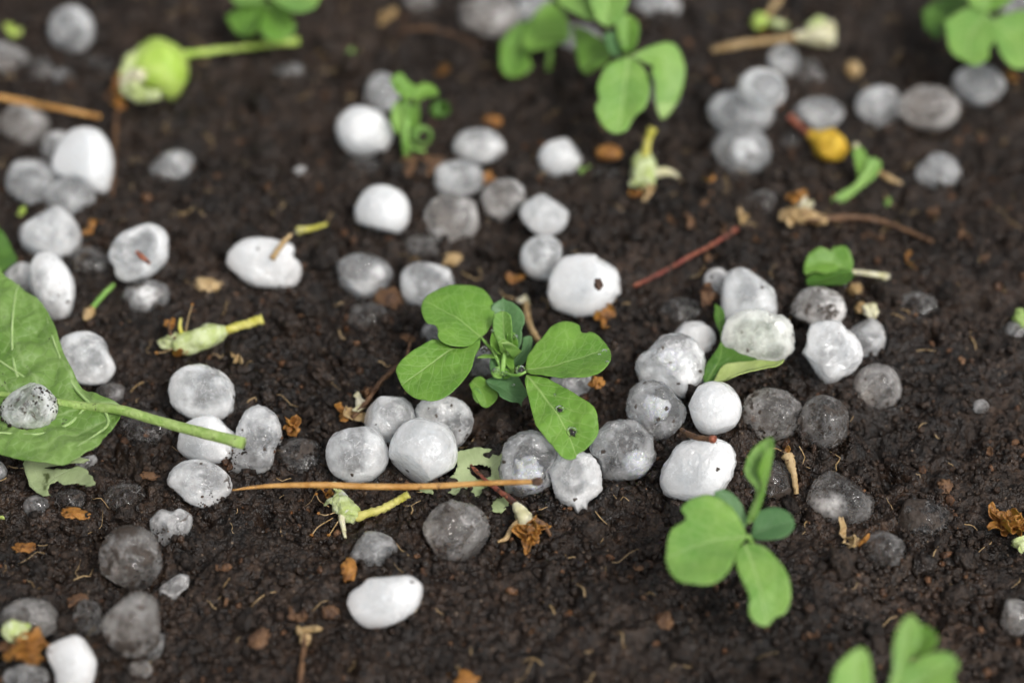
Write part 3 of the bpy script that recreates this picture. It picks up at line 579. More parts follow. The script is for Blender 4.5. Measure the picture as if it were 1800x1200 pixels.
# ---------------------------------------------------------------- hailstones: bodies
def stone_pts(s, n):
    d, f = ico(n); x, y, z = d[:, 0], d[:, 1], d[:, 2]; ph = np.arctan2(y, x) % (2 * math.pi); sa = np.hypot(x, y)
    r = np.interp(ph, np.arange(97) * 2 * math.pi / 96, np.r_[s.r, s.r[0]]); r = s.m + (r - s.m) * np.clip(sa * 1.25, 0, 1) ** 2
    v = np.stack([r * x, r * y, s.cpx * z], -1)
    a, b, c = AMP[s.kind]; q = d * 1.3 + s.k * 5.17
    k = a * 1.5 * pn(q[:, 0], q[:, 1], q[:, 2]) * np.clip(np.abs(z) * 1.6, .35 if 'o' in s.ex else .8, 1)
    q = d * 3.4 + s.k * 2.71; e = pn(q[:, 0], q[:, 1], q[:, 2]); k = k + b * 1.5 * (np.abs(e) * 1.6 - 0.25 if s.kind in (L_, R_) else e)
    q = d * 8.5 + s.k; k = k + c * 2.0 * fbm(q[:, 0], q[:, 1], q[:, 2], 2)
    if s.kind == A_: k = np.round(k * 14) / 14 * .6 + k * .4
    v = v * (1 + k)[:, None]
    rs_ = np.random.RandomState(s.k + 77)  # melted, slightly flattened faces
    for _ in range(5):
        n_ = rs_.randn(3); n_ /= np.linalg.norm(n_)
        if 'o' in s.ex: n_ = np.array([n_[0] * .5, n_[1] * .5, 1.0]); n_ /= np.linalg.norm(n_)
        dt = (v @ n_) / s.m; lim = rs_.uniform(.64, .93) * dt.max(); v = v - np.where(dt > lim, (dt - lim) * .8, 0)[:, None] * n_ * s.m
    dm = s.ex.get('d', 0)
    if dm:
        ox, oy = 0.12 * math.sin(s.k), 0.10; rho = ((x - ox) ** 2 + (y - oy) ** 2) / 0.30
        v[:, 2] -= np.where(z > 0, dm * 2 * s.cpx * np.exp(-rho), 0)
    # milkiness: soft clouds, finer streaks, and a clear window ringed with white
    cl = s.cl ** 1.36; sp_ = 1 - abs(2 * cl - 1); q = d * 1.5 + s.k * 3.3; n1 = fbm(q[:, 0], q[:, 1], q[:, 2], 2)
    q = d * 5 + s.k * 1.9; n2 = fbm(q[:, 0] + n1, q[:, 1], q[:, 2], 3, .6)
    w_ = np.array([rs_.uniform(-.35, .35), rs_.uniform(-.25, .45), 1.0]); w_ /= np.linalg.norm(w_); an = np.arccos(np.clip(d @ w_, -1, 1)) + .35 * n1
    win = np.clip((.95 - an) / .55, 0, 1); win = win * win * (3 - 2 * win); rim = np.exp(-((an - 1.15) / .25) ** 2)
    g_ = np.clip(1.25 - cl, .35, 1)
    cc = cl + sp_ * g_ * (.62 * n1 + .34 * n2) + (.24 * sp_ + .10) * (rim * .4 - win * rs_.uniform(.4, 1.25)) + .26 * sp_ * (np.clip((an - .8) / .6, 0, 1) if s.cl > .4 else 0)
    if 'patch' in s.ex:
        a_, b_, r_ = s.ex['patch']; cc = cc + .75 * np.exp(-(((x - a_) ** 2 + (y - b_) ** 2) / r_ ** 2) ** 1.5 * 1.2) * (z > -.2) * (.75 + .6 * n2)
    if s.kind in (W_, L_): v = v * (1 + .011 * np.cos(an * 15 + 3 * n1) * np.clip(1.5 - an, 0, 1) * np.clip(an * 4, 0, 1))[:, None]   # growth rings
    s.cloud = np.clip(cc, max(.03, cl * .42), .96)
    return v, f
def cam2world(v): return v[:, :1] * RGT + v[:, 1:2] * UPV - v[:, 2:3] * FWD
for s in stones:
    v, f = stone_pts(s, 6 if s.ex.get('hi') else 4 if s.cy < 330 else 5)
    mat = M['ice_green'] if s.ex.get('g') else M['ice_brown'] if s.ex.get('b') or s.cl < .31 else M['ice']
    name = 'hail_chip' if s.kind == A_ else 'hailstone'
    o = mk(name, cam2world(v) * s.sc + s.p, f, mat, origin=s.p)
    tag(o, s.label, 'hailstone', 'hailstones scattered over the soil')
    o.color = (s.cl, s.di, s.ex.get('fl', .05 + .25 * s.di), 1)
    s.o = o; at = o.data.attributes.new('cloud', 'FLOAT', 'POINT'); at.data.foreach_set('value', s.cloud.astype(np.float32))
    if 'core' in s.ex:
        ax, ay, kr = s.ex['core']; c = s.p + (RGT * ax + UPV * ay) * s.m * s.sc - FWD * s.cpx * s.sc * (0.62 - kr - 0.3 * math.hypot(ax, ay))
        v, f = blob_geo(c, [s.m * s.sc * kr * .9] * 3, s.k + .3, 0.3, 1.4, 4)
        mk('core', v, f, M['core'], o)
# ---------------------------------------------------------------- leaf blades
def inside(P, q):
    x, y = q[:, 0], q[:, 1]; r = np.zeros(len(q), bool); n = len(P)
    for i in range(n):
        x1, y1 = P[i]; x2, y2 = P[(i + 1) % n]
        c = ((y1 > y) != (y2 > y)) & (x < (x2 - x1) * (y - y1) / (y2 - y1 + 1e-12) + x1); r ^= c
    return r
class Blade: pass
def blade(name, outl, mid, hb, ht, mat, parent, z0, roll=0.0, cup=0.10, bend=0.0, wave=0.05, sp=0.07, thick=0.022, seed=0, holes=(), rag=0.012, fold=0.0, smooth_edge=True):
    """leaf blade through the traced outline: a plane from base to tip (heights hb, ht above z0), then cupped, bent and rippled"""
    B = on_plane(*mid[0], z0 + hb); T = on_plane(*mid[-1], z0 + ht); ax = T - B; L = np.linalg.norm(ax); e1 = ax / L
    s0 = np.cross(e1, [0, 0, 1.0]); s0 /= np.linalg.norm(s0) + 1e-9; n0 = np.cross(s0, e1)
    e2 = s0 * math.cos(roll) + n0 * math.sin(roll); nn = np.cross(e2, e1)
    if nn[2] < 0: nn = -nn
    def to2(px, py):
        d = ray(px, py); t = (B - CAM).dot(nn) / d.dot(nn); p = CAM + d * t - B
        return np.array([p.dot(e1), p.dot(e2)])
    P = np.array([to2(*q) for q in outl])
    P = catmull(np.vstack([P, P[:1]]), max(40, int(len(P) * 7)))[:-1] if smooth_edge else P
    if rag:
        k = np.arange(len(P)); P = P + rag * np.stack([pn(k * 0.55, k * 0 + seed, 0.3), pn(k * 0.55, k * 0 + seed, 9.3)], -1)
    lo, hi = P.min(0), P.max(0)
    g = np.stack(np.meshgrid(np.arange(lo[0], hi[0], sp), np.arange(lo[1], hi[1], sp)), -1).reshape(-1, 2)
    rs = np.random.RandomState(seed + 5); g = g + (rs.rand(*g.shape) - .5) * sp * .4
    g = g[inside(P, g)]
    if len(g):
        dmin = np.min(np.hypot(g[:, None, 0] - P[None, :, 0], g[:, None, 1] - P[None, :, 1]), 1); g = g[dmin > sp * .45]
    allp = [Vector(q) for q in np.vstack([P, g])]; nb = len(P)
    v2, _, tri, *_r = delaunay_2d_cdt(allp, [(i, (i + 1) % nb) for i in range(nb)], [], 1, 1e-5)
    v2 = np.array([q[:] for q in v2]); tri = [tuple(q) for q in tri]
    H2 = [np.array([to2(*q) for q in h]) for h in holes]
    if H2:
        ce = np.array([v2[list(q)].mean(0) for q in tri]); kill = np.zeros(len(tri), bool)
        for h in H2: kill |= inside(h, ce)
        tri = [q for q, kk in zip(tri, kill) if not kk]
    # midrib as a curve in the plane of the leaf
    m2 = catmull(np.array([to2(*q) for q in mid]), 24)
    def uv_of(q):
        i = np.argmin(np.hypot(q[:, None, 0] - m2[None, :, 0], q[:, None, 1] - m2[None, :, 1]), 1); i = np.clip(i, 0, 22)
        d = m2[i + 1] - m2[i]; ln = np.hypot(d[:, 0], d[:, 1]) + 1e-9; r = q - m2[i]
        al = (r[:, 0] * d[:, 0] + r[:, 1] * d[:, 1]) / ln; ac = (d[:, 0] * r[:, 1] - d[:, 1] * r[:, 0]) / ln
        cum = np.r_[0, np.cumsum(np.hypot(*np.diff(m2, axis=0).T))]
        return (cum[i] + al) / L, ac / L
    def disp(q):
        u, v = uv_of(q); w = cup * L * (1.8 * np.sqrt(v * v + 0.002) - 0.08) * (1 - 0.3 * u) - bend * L * (u - 0.15) ** 2 + fold * L * v
        return w + wave * L * pn(q[:, 0] * 1.5 / 1.0 + seed, q[:, 1] * 1.5, seed * 1.7) + 0.012 * L * pn(q[:, 0] * 5 + seed, q[:, 1] * 5, 3.0)
    V = B + v2[:, :1] * e1 + v2[:, 1:2] * e2 + disp(v2)[:, None] * nn
    u, v = uv_of(v2)
    me_n = len(V); o = mk(name, V, tri, mat, parent, uv=np.stack([u, v], -1))
    # face upward
    me = o.data
    if sum(p.normal.dot(Vector(nn)) for p in me.polygons) < 0: me.flip_normals()
    md = o.modifiers.new('thick', 'SOLIDIFY'); md.thickness = thick * U; md.offset = 0
    b = Blade(); b.o = o; b.n = nn
    b.at = lambda px, py, lift=0.0: (lambda q: B + q[0] * e1 + q[1] * e2 + (float(disp(q[None])[0]) + lift) * nn)(to2(px, py))
    return b
def tube(name, pts, R, mat, parent=None, sides=10, seed=0, wob=0.06, n=None):
    v, f = tube_geo(pts, R, sides, n, wob, seed); return mk(name, v, f, mat, parent)
def drop(name, p, r, nn, label, group='water drops on the pea seedling'):
    d, f = ico(4); ax, s1, s2 = frame(nn); q = d.copy(); q[:, 2] = np.where(q[:, 2] < 0, q[:, 2] * .25, q[:, 2] * .75)
    k = 1 + 0.12 * pn(d[:, 0] * 1.2 + r * 99, d[:, 1] * 1.2, d[:, 2] * 1.2)
    v = (q[:, :1] * s1 + q[:, 1:2] * s2 + q[:, 2:3] * ax) * r * k[:, None] + p + ax * r * .16
    return tag(mk(name, v, f, M['water']), label, 'water drop', group)

# ---------------------------------------------------------------- pea seedling in the middle
Q = lambda pts: Z(600, 400, 3, pts)
g0 = G(880, 668); z0 = g0[2]
pea = thing('pea_seedling', 'pea seedling with four spread green leaflets in the middle of the stones', 'seedling', g0)
A = blade('leaflet', Q([(735,580),(775,545),(797,490),(800,440),(775,385),(735,345),(680,318),(610,305),(540,308),(480,325),(440,360),(427,410),(430,460),(448,505),(470,513),(493,520),(505,545),(505,590),(530,622),(580,637),(640,637),(700,615)]),
          Q([(735,580),(610,480),(445,365)]), 2.1, 2.55, M['pea'], pea, z0, roll=-.10, cup=.10, bend=.12, wave=.05, sp=.055, seed=1)
Bb = blade('leaflet', Q([(735,582),(727,640),(700,705),(685,755),(650,812),(600,862),(540,897),(480,903),(430,887),(380,862),(335,817),(303,765),(290,722),(310,690),(350,660),(400,635),(450,610),(500,597),(545,620),(590,640),(650,636),(700,612)]),
          Q([(735,583),(590,645),(400,750),(330,790)]), 2.1, 2.2, M['pea'], pea, z0, roll=.08, cup=.12, bend=.15, wave=.05, sp=.055, seed=2)
Cc = blade('leaflet', Q([(970,735),(985,690),(1030,640),(1080,590),(1120,550),(1170,520),(1215,510),(1255,520),(1264,550),(1290,552),(1310,540),(1345,550),(1385,585),(1412,630),(1415,680),(1395,730),(1360,775),(1310,800),(1250,808),(1180,805),(1100,795),(1030,785),(985,768)]),
          Q([(972,750),(1150,720),(1390,615)]), 2.0, 2.5, M['pea'], pea, z0, roll=.10, cup=.14, bend=.12, wave=.04, sp=.055, seed=3)
Dd = blade('leaflet', Q([(975,772),(1030,787),(1090,802),(1150,830),(1230,880),(1300,925),(1340,960),(1352,1010),(1350,1060),(1320,1100),(1280,1128),(1240,1145),(1225,1170),(1190,1182),(1150,1170),(1110,1130),(1070,1090),(1030,1050),(1010,990),(995,930),(980,870),(968,810)]),
          Q([(975,775),(1080,900),(1180,1040),(1230,1150)]), 2.0, 2.1, M['pea'], pea, z0, roll=-.12, cup=.12, bend=.18, wave=.05, sp=.055, seed=4,
          holes=[Q([(1128,935),(1150,942),(1178,945),(1165,970),(1138,965)]), Q([(1185,1025),(1210,1022),(1238,1048),(1225,1072),(1200,1070)])])
blade('stipule', Q([(797,415),(830,392),(850,382),(855,368),(863,384),(905,402),(945,437),(968,472),(970,510),(955,545),(955,600),(940,640),(910,675),(880,690),(860,650),(830,600),(803,540),(795,470)]),
          Q([(880,690),(870,560),(855,372)]), 1.5, 2.3, M['pea_grey'], pea, z0, roll=.15, cup=.22, bend=-.1, sp=.05, seed=5)
blade('folded_leaflet', Q([(812,452),(850,440),(895,458),(906,500),(908,560),(906,630),(885,668),(855,662),(832,612),(812,552),(805,500)]),
          Q([(880,668),(860,560),(852,445)]), 1.75, 2.75, M['pea_soft'], pea, z0, roll=.5, cup=.30, sp=.05, seed=6)
blade('folded_leaflet', Q([(770,600),(800,545),(815,560),(835,615),(857,662),(830,672),(795,655),(765,630)]),
          Q([(855,665),(820,620),(800,550)]), 1.7, 2.2, M['pea'], pea, z0, roll=-.6, cup=.2, sp=.05, seed=16)
blade('stipule', Q([(905,695),(945,652),(957,600),(962,575),(1004,574),(1005,620),(990,680),(955,722),(920,738)]),
          Q([(915,725),(965,650),(1000,577)]), 1.3, 1.9, M['pea_grey'], pea, z0, roll=-.5, cup=.25, sp=.05, seed=7)
blade('stipule', Q([(712,690),(750,672),(790,668),(820,662),(862,664),(895,688),(910,725),(908,782),(895,755),(872,728),(835,700),(790,690),(750,690)]),
          Q([(720,688),(830,675),(908,775)]), 1.9, 1.7, M['pea'], pea, z0, roll=.3, cup=.2, sp=.05, seed=8)
blade('stipule', Q([(785,690),(835,695),(880,730),(905,785),(860,800),(800,795),(782,740)]),
          Q([(880,795),(840,740),(800,695)]), 1.35, 1.55, M['pea_grey'], pea, z0, roll=.1, cup=.2, sp=.05, seed=18)
blade('stipule', Q([(760,805),(800,797),(850,797),(912,802),(950,845),(978,888),(955,915),(950,942),(935,920),(880,925),(830,912),(820,885),(780,850)]),
          Q([(770,815),(860,855),(948,925)]), 1.35, 1.2, M['pea_grey'], pea, z0, roll=.25, cup=.25, sp=.05, seed=9)
blade('stipule', Q([(675,828),(700,797),(735,790),(765,810),(800,850),(828,880),(826,905),(800,932),(762,950),(730,932),(702,885)]),
          Q([(690,810),(740,860),(770,945)]), 1.2, .95, M['pea'], pea, z0, roll=-.3, cup=.3, sp=.05, seed=10)
for k, (o_, m_, h1, h2, mt, rl) in enumerate([
        ([(820,600),(850,585),(880,600),(890,640),(870,665),(835,650)], [(865,665),(850,625),(848,590)], 1.8, 2.35, 'pea_soft', .5), ([(870,560),(900,550),(925,575),(930,620),(905,655),(880,640)], [(885,660),(900,610),(900,555)], 1.7, 2.3, 'pea', -.5),
        ([(790,760),(815,735),(845,745),(850,785),(825,800),(800,790)], [(850,780),(825,765),(800,760)], 1.45, 1.6, 'pea_soft', .3), ([(845,770),(875,745),(898,765),(892,790),(860,798)], [(850,790),(875,775),(895,765)], 1.4, 1.6, 'pea', -.3),
        ([(690,870),(700,845),(725,850),(740,885),(725,925),(700,905)], [(735,900),(715,880),(700,855)], 1.0, 1.15, 'pea_soft', .4), ([(905,660),(930,640),(950,655),(940,690),(915,705)], [(910,700),(925,675),(945,650)], 1.5, 1.9, 'pea_soft', .6)]):
    blade('young_leaf', Q(o_), Q(m_), h1, h2, M[mt], pea, z0, roll=rl, cup=.35, wave=.16, sp=.045, seed=60 + k)
hub = on_plane(*Q([(850,760)])[0], z0 + 1.5)
tube('stem', [g0 + [0, 0, -.3], g0 * .4 + hub * .6 + [.03, 0, 0], hub, on_plane(*Q([(860,660)])[0], z0 + 1.9)], [.11, .10, .085, .06], M['stem'], pea)
tube('petiole', [hub, on_plane(*Q([(800,650)])[0], z0 + 1.85), on_plane(*Q([(765,612)])[0], z0 + 2.05), A.at(*Q([(738,580)])[0])], [.05, .045, .045, .035], M['stem'], pea)
tube('petiole', [hub, on_plane(*Q([(910,778)])[0], z0 + 1.8), on_plane(*Q([(950,772)])[0], z0 + 1.95), Cc.at(*Q([(975,757)])[0])], [.05, .045, .045, .035], M['stem'], pea)
for k, (x, y, r, zz, lab) in enumerate([(945,752,.145,1.95,'dark round water drop at the joint of the spread leaflets'), (816,757,.095,1.65,'water drop on the small centre stipule, beside its twin'),
        (861,770,.085,1.62,'smaller water drop on the lower rim of the small centre stipule'), (889,655,.105,1.95,'water drop cupped at the foot of the folded leaflet'),
        (826,655,.07,1.95,'small amber water drop beside the folded leaflet'), (752,645,.10,1.6,'dark water drop under the upper leaflets'), (799,545,.055,2.3,'tiny water drop on the edge of the folded leaflet'),
        (918,578,.075,2.2,'water drop on the inner face of the upright stipule'), (850,448,.06,2.7,'water drop on the tip of the folded leaflet')]):
    drop('water_drop', on_plane(*Q([(x, y)])[0], z0 + zz), r, [0, -.5, 1], lab)
for x, y, r, bl, lab in [(1152,953,.13,Dd,'flat dark water drop in the upper hole of the hanging leaflet'), (1211,1048,.16,Dd,'large water drop in the lower hole of the hanging leaflet'),
        (1378,628,.085,Cc,'clear water drop near the tip of the spread leaflet'), (1400,700,.06,Cc,'tiny water drop on the rim of the spread leaflet'), (1128,880,.05,Dd,'tiny water drop on the hanging leaflet near its base'), (1355,650,.05,Cc,'tiny water drop beside the clear one on the spread leaflet'),
        (905,833,.05,None,'tiny water drop on the lowest stipule')]:
    p = bl.at(*Q([(x, y)])[0]) if bl else on_plane(*Q([(x, y)])[0], z0 + 1.35)
    drop('water_drop', p, r, bl.n if bl else [0, -.4, 1], lab)

# ---------------------------------------------------------------- the other pea seedlings
def seedling(label, base, leaves, stem_top, name='pea_seedling', grp='pea seedlings'):
    g = G(*base); t = thing(name, label, 'seedling', g, grp)
    for k, (nm, outl, mid, hb, ht, mat, kw) in enumerate(leaves):
        blade(nm, outl, mid, hb, ht, M[mat], t, g[2], seed=20 + k + int(base[0]), sp=kw.pop('sp', .08), **kw)
    top = on_plane(*stem_top[:2], g[2] + stem_top[2])
    tube('stem', [g + [0, 0, -.3], g * .5 + top * .5 + [.06, 0, .05], top], [.11, .10, .06], M['stem'], t)
    return t
seedling('pea seedling with a rolled upright shoot in front of the egg shaped stone', (1330, 1000), [
  ('leaflet', [(1210,884),(1195,898),(1204,914),(1180,928),(1175,960),(1180,990),(1200,1013),(1240,1025),(1270,1018),(1288,992),(1298,962),(1312,940),(1292,907),(1265,886),(1235,880)], [(1312,942),(1250,950),(1185,965)], 2.4, 2.9, 'pea_soft', dict(cup=.10, bend=.15, roll=-.05)),
  ('leaflet', [(1312,952),(1340,962),(1365,985),(1385,1015),(1391,1045),(1382,1068),(1364,1074),(1352,1086),(1332,1085),(1317,1070),(1317,1045),(1305,1020),(1293,990),(1296,965)], [(1308,950),(1330,1010),(1350,1082)], 2.4, 2.3, 'pea_soft', dict(cup=.12, bend=.2)),
  ('stipule', [(1322,930),(1332,906),(1360,895),(1388,904),(1397,925),(1380,947),(1345,952),(1322,946)], [(1320,940),(1360,925),(1396,915)], 2.0, 2.2, 'pea_grey', dict(cup=.15)),
  ('stipule', [(1255,864),(1273,861),(1297,882),(1312,915),(1304,927),(1278,902),(1258,885)], [(1308,922),(1283,890),(1258,864)], 2.1, 2.6, 'pea_grey', dict(cup=.3)),
  ('rolled_shoot', [(1311,922),(1320,892),(1329,862),(1314,832),(1319,802),(1335,779),(1356,768),(1361,787),(1356,820),(1348,852),(1336,885),(1329,912)], [(1318,920),(1335,855),(1350,772)], 2.3, 4.0, 'pea_soft', dict(cup=.35, roll=.3, sp=.05)),
  ('rolled_shoot', [(1318,912),(1330,880),(1338,850),(1330,825),(1340,800),(1352,785),(1356,800),(1350,835),(1343,868),(1330,905)], [(1322,910),(1340,845),(1352,788)], 2.45, 4.05, 'pea', dict(cup=.4, roll=-.5, sp=.05)),
  ], (1315, 942, 2.35))
seedling('tall blurred pea seedling with two hanging leaves at the top edge, in the middle', (1105, 150), [
  ('leaflet', [(1105,100),(1085,108),(1062,125),(1050,155),(1053,178),(1047,190),(1056,214),(1075,228),(1100,225),(1115,205),(1135,190),(1142,160),(1135,130),(1120,110)], [(1105,100),(1097,160),(1088,226)], 2.6, 1.9, 'pea_soft', dict(cup=.15, bend=.1)),
  ('leaflet', [(1108,100),(1142,82),(1175,75),(1195,88),(1208,125),(1205,160),(1187,181),(1170,165),(1157,132),(1140,116)], [(1108,100),(1165,95),(1192,170)], 2.6, 1.8, 'pea_soft', dict(cup=.15, bend=.25)),
  ('leaflet', [(1020,60),(1045,65),(1070,85),(1072,115),(1045,135),(1022,125),(1018,95)], [(1072,95),(1045,100),(1025,120)], 2.0, 1.4, 'pea', dict(cup=.2)),
  ('leaflet', [(1030,-25),(1065,-40),(1105,-25),(1100,20),(1078,45),(1052,40),(1038,10)], [(1066,42),(1068,5),(1070,-30)], 3.0, 3.6, 'pea_soft', dict(cup=.2)),
  ('leaflet', [(968,-20),(1000,-14),(1040,12),(1047,36),(1010,28),(985,10)], [(1045,32),(1010,10),(975,-15)], 2.9, 3.0, 'pea_soft', dict(cup=.2)),
  ('stipule', [(1082,42),(1102,25),(1123,45),(1120,75),(1106,95),(1088,72)], [(1100,92),(1103,60),(1105,28)], 2.2, 3.0, 'pea', dict(cup=.4)),
  ('stipule', [(1060,60),(1085,55),(1095,80),(1085,100),(1065,95)], [(1090,97),(1078,78),(1066,60)], 2.0, 2.6, 'pea_grey', dict(cup=.3)),
  ], (1095, 80, 2.5))
seedling('crumpled low pea leaf pair lying beside the tall blurred pea seedling', (962, 120), [
  ('leaflet', [(880,82),(900,60),(930,48),(945,75),(932,104),(936,124),(910,137),(882,126)], [(940,75),(910,90),(900,130)], .9, .5, 'pea', dict(cup=.25, wave=.12)),
  ('leaflet', [(920,55),(945,32),(965,25),(988,40),(1002,68),(978,90),(935,100),(918,85)], [(1000,68),(960,65),(925,75)], .9, 1.1, 'pea', dict(cup=.3, wave=.12)),
  ], (965, 75, .9))
seedling('blurred pea seedling with lobed leaves in the top corner above a grey hailstone', (1712, 90), [
  ('leaflet', [(1660,42),(1690,22),(1715,15),(1740,30),(1748,70),(1738,90),(1738,105),(1715,118),(1695,108),(1672,95),(1664,70)], [(1735,25),(1705,65),(1700,110)], 2.3, 1.9, 'pea_soft', dict(cup=.12)),
  ('leaflet', [(1742,35),(1770,28),(1802,24),(1850,40),(1845,100),(1795,121),(1762,106),(1748,72)], [(1740,32),(1785,70),(1800,118)], 2.3, 1.9, 'pea_soft', dict(cup=.12)),
  ('leaflet', [(1620,25),(1650,2),(1690,-12),(1700,5),(1680,25),(1660,42),(1652,70),(1630,55)], [(1695,5),(1655,25),(1630,50)], 1.6, 1.4, 'green_dark', dict(cup=.15)),
  ('leaflet', [(1690,-40),(1740,-50),(1790,-20),(1770,10),(1730,22),(1700,5)], [(1735,20),(1740,-10),(1742,-45)], 2.4, 3.0, 'pea', dict(cup=.15)),
  ], (1735, 30, 2.25))
seedling('blurred pea seedling cut by the bottom edge, pale leaflets in the corner', (1575, 1260), [
  ('leaflet', [(1455,1230),(1465,1180),(1490,1150),(1515,1137),(1529,1160),(1530,1230),(1500,1260),(1470,1255)], [(1525,1250),(1505,1195),(1512,1140)], 3.0, 3.7, 'pea_soft', dict(cup=.2)),
  ('leaflet', [(1552,1230),(1568,1180),(1571,1130),(1580,1100),(1600,1080),(1616,1096),(1618,1120),(1605,1150),(1590,1185),(1572,1230)], [(1560,1225),(1585,1160),(1600,1084)], 3.0, 4.2, 'pea_soft', dict(cup=.2)),
  ('leaflet', [(1600,1098),(1625,1098),(1645,1112),(1649,1130),(1635,1145),(1608,1152),(1596,1130)], [(1600,1150),(1620,1128),(1640,1112)], 3.2, 3.7, 'pea', dict(cup=.2)),
  ('leaflet', [(1568,1230),(1598,1172),(1640,1148),(1672,1149),(1686,1168),(1676,1190),(1685,1225),(1650,1260),(1600,1265)], [(1568,1235),(1620,1195),(1678,1160)], 3.0, 3.5, 'pea_soft', dict(cup=.2)),
  ], (1560, 1235, 3.0))
seedling('blurred pea seedling cut by the top edge above the fruitlet stalk', (470, 80), [
  ('leaflet', [(462,-20),(510,-35),(560,-20),(556,14),(530,28),(505,22),(480,5)], [(470,-5),(515,0),(556,0)], 2.4, 2.4, 'pea_soft', dict(cup=.15)),
  ('leaflet', [(402,36),(430,18),(462,8),(470,35),(462,72),(440,72),(415,60)], [(468,15),(440,40),(415,55)], 1.8, 1.2, 'pea', dict(cup=.3)),
  ('leaflet', [(462,8),(490,5),(510,30),(517,58),(490,75),(462,70),(455,40)], [(470,8),(485,40),(500,70)], 1.8, 1.2, 'pea', dict(cup=.3)),
  ('leaflet', [(405,-10),(440,-25),(465,-10),(460,10),(430,15),(410,8)], [(462,0),(435,-5),(408,0)], 2.0, 2.0, 'pea_soft', dict(cup=.2)),
  ], (468, 10, 2.0))
# curled small seedling
g = G(716, 276); t = thing('curled_seedling', 'small bright green seedling with tightly curled leaves behind the clean white oval stone', 'seedling', g); zc = g[2]
P_ = lambda x, y, h: on_plane(x, y, zc + h)
tube('stem', [g + [0, 0, -.3], P_(712, 240, .7), P_(716, 200, 1.2), P_(708, 150, 2.0)], [.13, .12, .10, .06], M['stem'], t)
def ring(name, c, r, wdt, turns, mat, parent, tilt, seed):
    """leaf rolled into a coil"""
    n = 46; V = []; F = []; ax, s1, s2 = frame(tilt)
    for i in range(n):
        a = turns * 2 * math.pi * i / (n - 1); rr = r * (1 - 0.45 * i / (n - 1)); w_ = wdt * math.sin(math.pi * (0.12 + 0.80 * i / (n - 1))) ** .6
        for k in range(6):
            q = (k / 5 - .5); V.append(c + (s1 * math.cos(a) + s2 * math.sin(a)) * rr * (1 - 0.25 * q * q * 4) + ax * w_ * q)
    F = [(i * 6 + k, i * 6 + k + 1, i * 6 + 7 + k, i * 6 + 6 + k) for i in range(n - 1) for k in range(5)]
    uv = [(i / (n - 1), (k / 5 - .5) * .5) for i in range(n) for k in range(6)]
    o = mk(name, np.array(V), F, mat, parent, uv=uv); m = o.modifiers.new('thick', 'SOLIDIFY'); m.thickness = .03 * U; return o
ring('curled_leaf', P_(742, 240, .7), .40, .42, 1.35, M['pea_soft'], t, [.25, -.75, .55], 1)
ring('curled_leaf', P_(772, 194, 1.1), .36, .55, 1.2, M['green_dark'], t, [.8, -.35, .5], 2)
blade('curled_leaf', [(684,140),(700,130),(715,145),(728,160),(718,178),(700,172),(690,160)], [(722,172),(704,152),(692,138)], 1.7, 2.1, M['pea'], t, zc, cup=.4, sp=.06, seed=33)
blade('curled_leaf', [(725,165),(745,152),(765,155),(772,172),(750,178),(732,188)], [(728,180),(745,166),(768,160)], 1.5, 1.7, M['pea'], t, zc, cup=.4, sp=.06, seed=34)
blade('curled_leaf', [(690,185),(705,175),(712,200),(708,230),(695,232),(687,210)], [(708,232),(700,205),(700,178)], .7, 1.5, M['pea_soft'], t, zc, cup=.4, sp=.06, seed=35)
blade('curled_leaf', [(718,190),(735,182),(740,205),(732,228),(720,225)], [(722,228),(728,205),(730,185)], .8, 1.5, M['pea'], t, zc, cup=.4, sp=.06, seed=36)
tube('petiole', [P_(716, 250, .5), P_(730, 262, .45), P_(748, 266, .4)], [.07, .06, .05], M['stem'], t)

# ---------------------------------------------------------------- the big fallen leaf
gl = G(60, 760); bl_ = thing('fallen_leaf', 'big fallen leaf lying underside up with a long cut petiole', 'leaf', gl); zl = 0.0
W4 = lambda pts: Z(0, 400, 3, pts)
LF = blade('leaf_blade', [(-190,640),(-170,560),(-120,505),(-60,488)] + W4([(0,275),(40,320),(90,350),(150,390),(210,430),(250,470),(275,510),(300,560),(320,620),(345,690),(385,770),(430,840),(490,880),(560,915),(622,938),(640,950),(635,1010),(610,1050),(580,1085),(555,1130),(530,1180)]) + [(167,802),(155,810),(143,818),(117,826),(93,826),(60,823),(33,818),(0,806),(-50,790),(-110,760),(-170,710)],
           [(207,716),(100,711),(0,695),(-180,655)], LEAF_Z + .25, LEAF_Z + .05, M['under'], bl_, zl, roll=.02, cup=.10, bend=.0, wave=.045, sp=.07, thick=.03, seed=41)
pet = [LF.at(-120, 672, .02), LF.at(0, 695, .04), LF.at(60, 704, .05), LF.at(100, 711, .06), LF.at(150, 714, .07), on_plane(210, 720, LEAF_Z + .5), on_plane(300, 746, 1.95), on_plane(428, 779, 2.15)]
tube('petiole', pet, [.05, .08, .10, .115, .13, .14, .14, .165], M['petiole'], bl_, 14, 3, .08, 60)
for k, pts in enumerate([[(105,712),(75,690),(40,665),(0,640),(-60,600)], [(60,704),(30,660),(25,600),(33,540),(40,520)], [(150,714),(120,745),(70,768),(0,772),(-70,755)], [(185,722),(190,745),(170,775),(140,800)], [(40,700),(-20,730),(-80,735)], [(160,712),(130,680),(105,630),(85,570)]]):
    tube('vein', [LF.at(x, y, .03) for x, y in pts], [.05, .042, .034, .016], M['vein'], bl_, 7, k, .05)
tl = blade('torn_edge', [(47,815),(60,812),(140,806),(150,812),(47,826),(75,823),(110,826),(145,822),(165,842),(174,856),(160,860),(140,850),(118,852),(95,848),(85,858),(88,872),(70,868),(52,850)], [(130,822),(90,845),(60,865)], LEAF_Z - .25, LEAF_Z - .75, M['torn'], bl_, 0.0, cup=.1, wave=.12, sp=.06, rag=.10, seed=42)
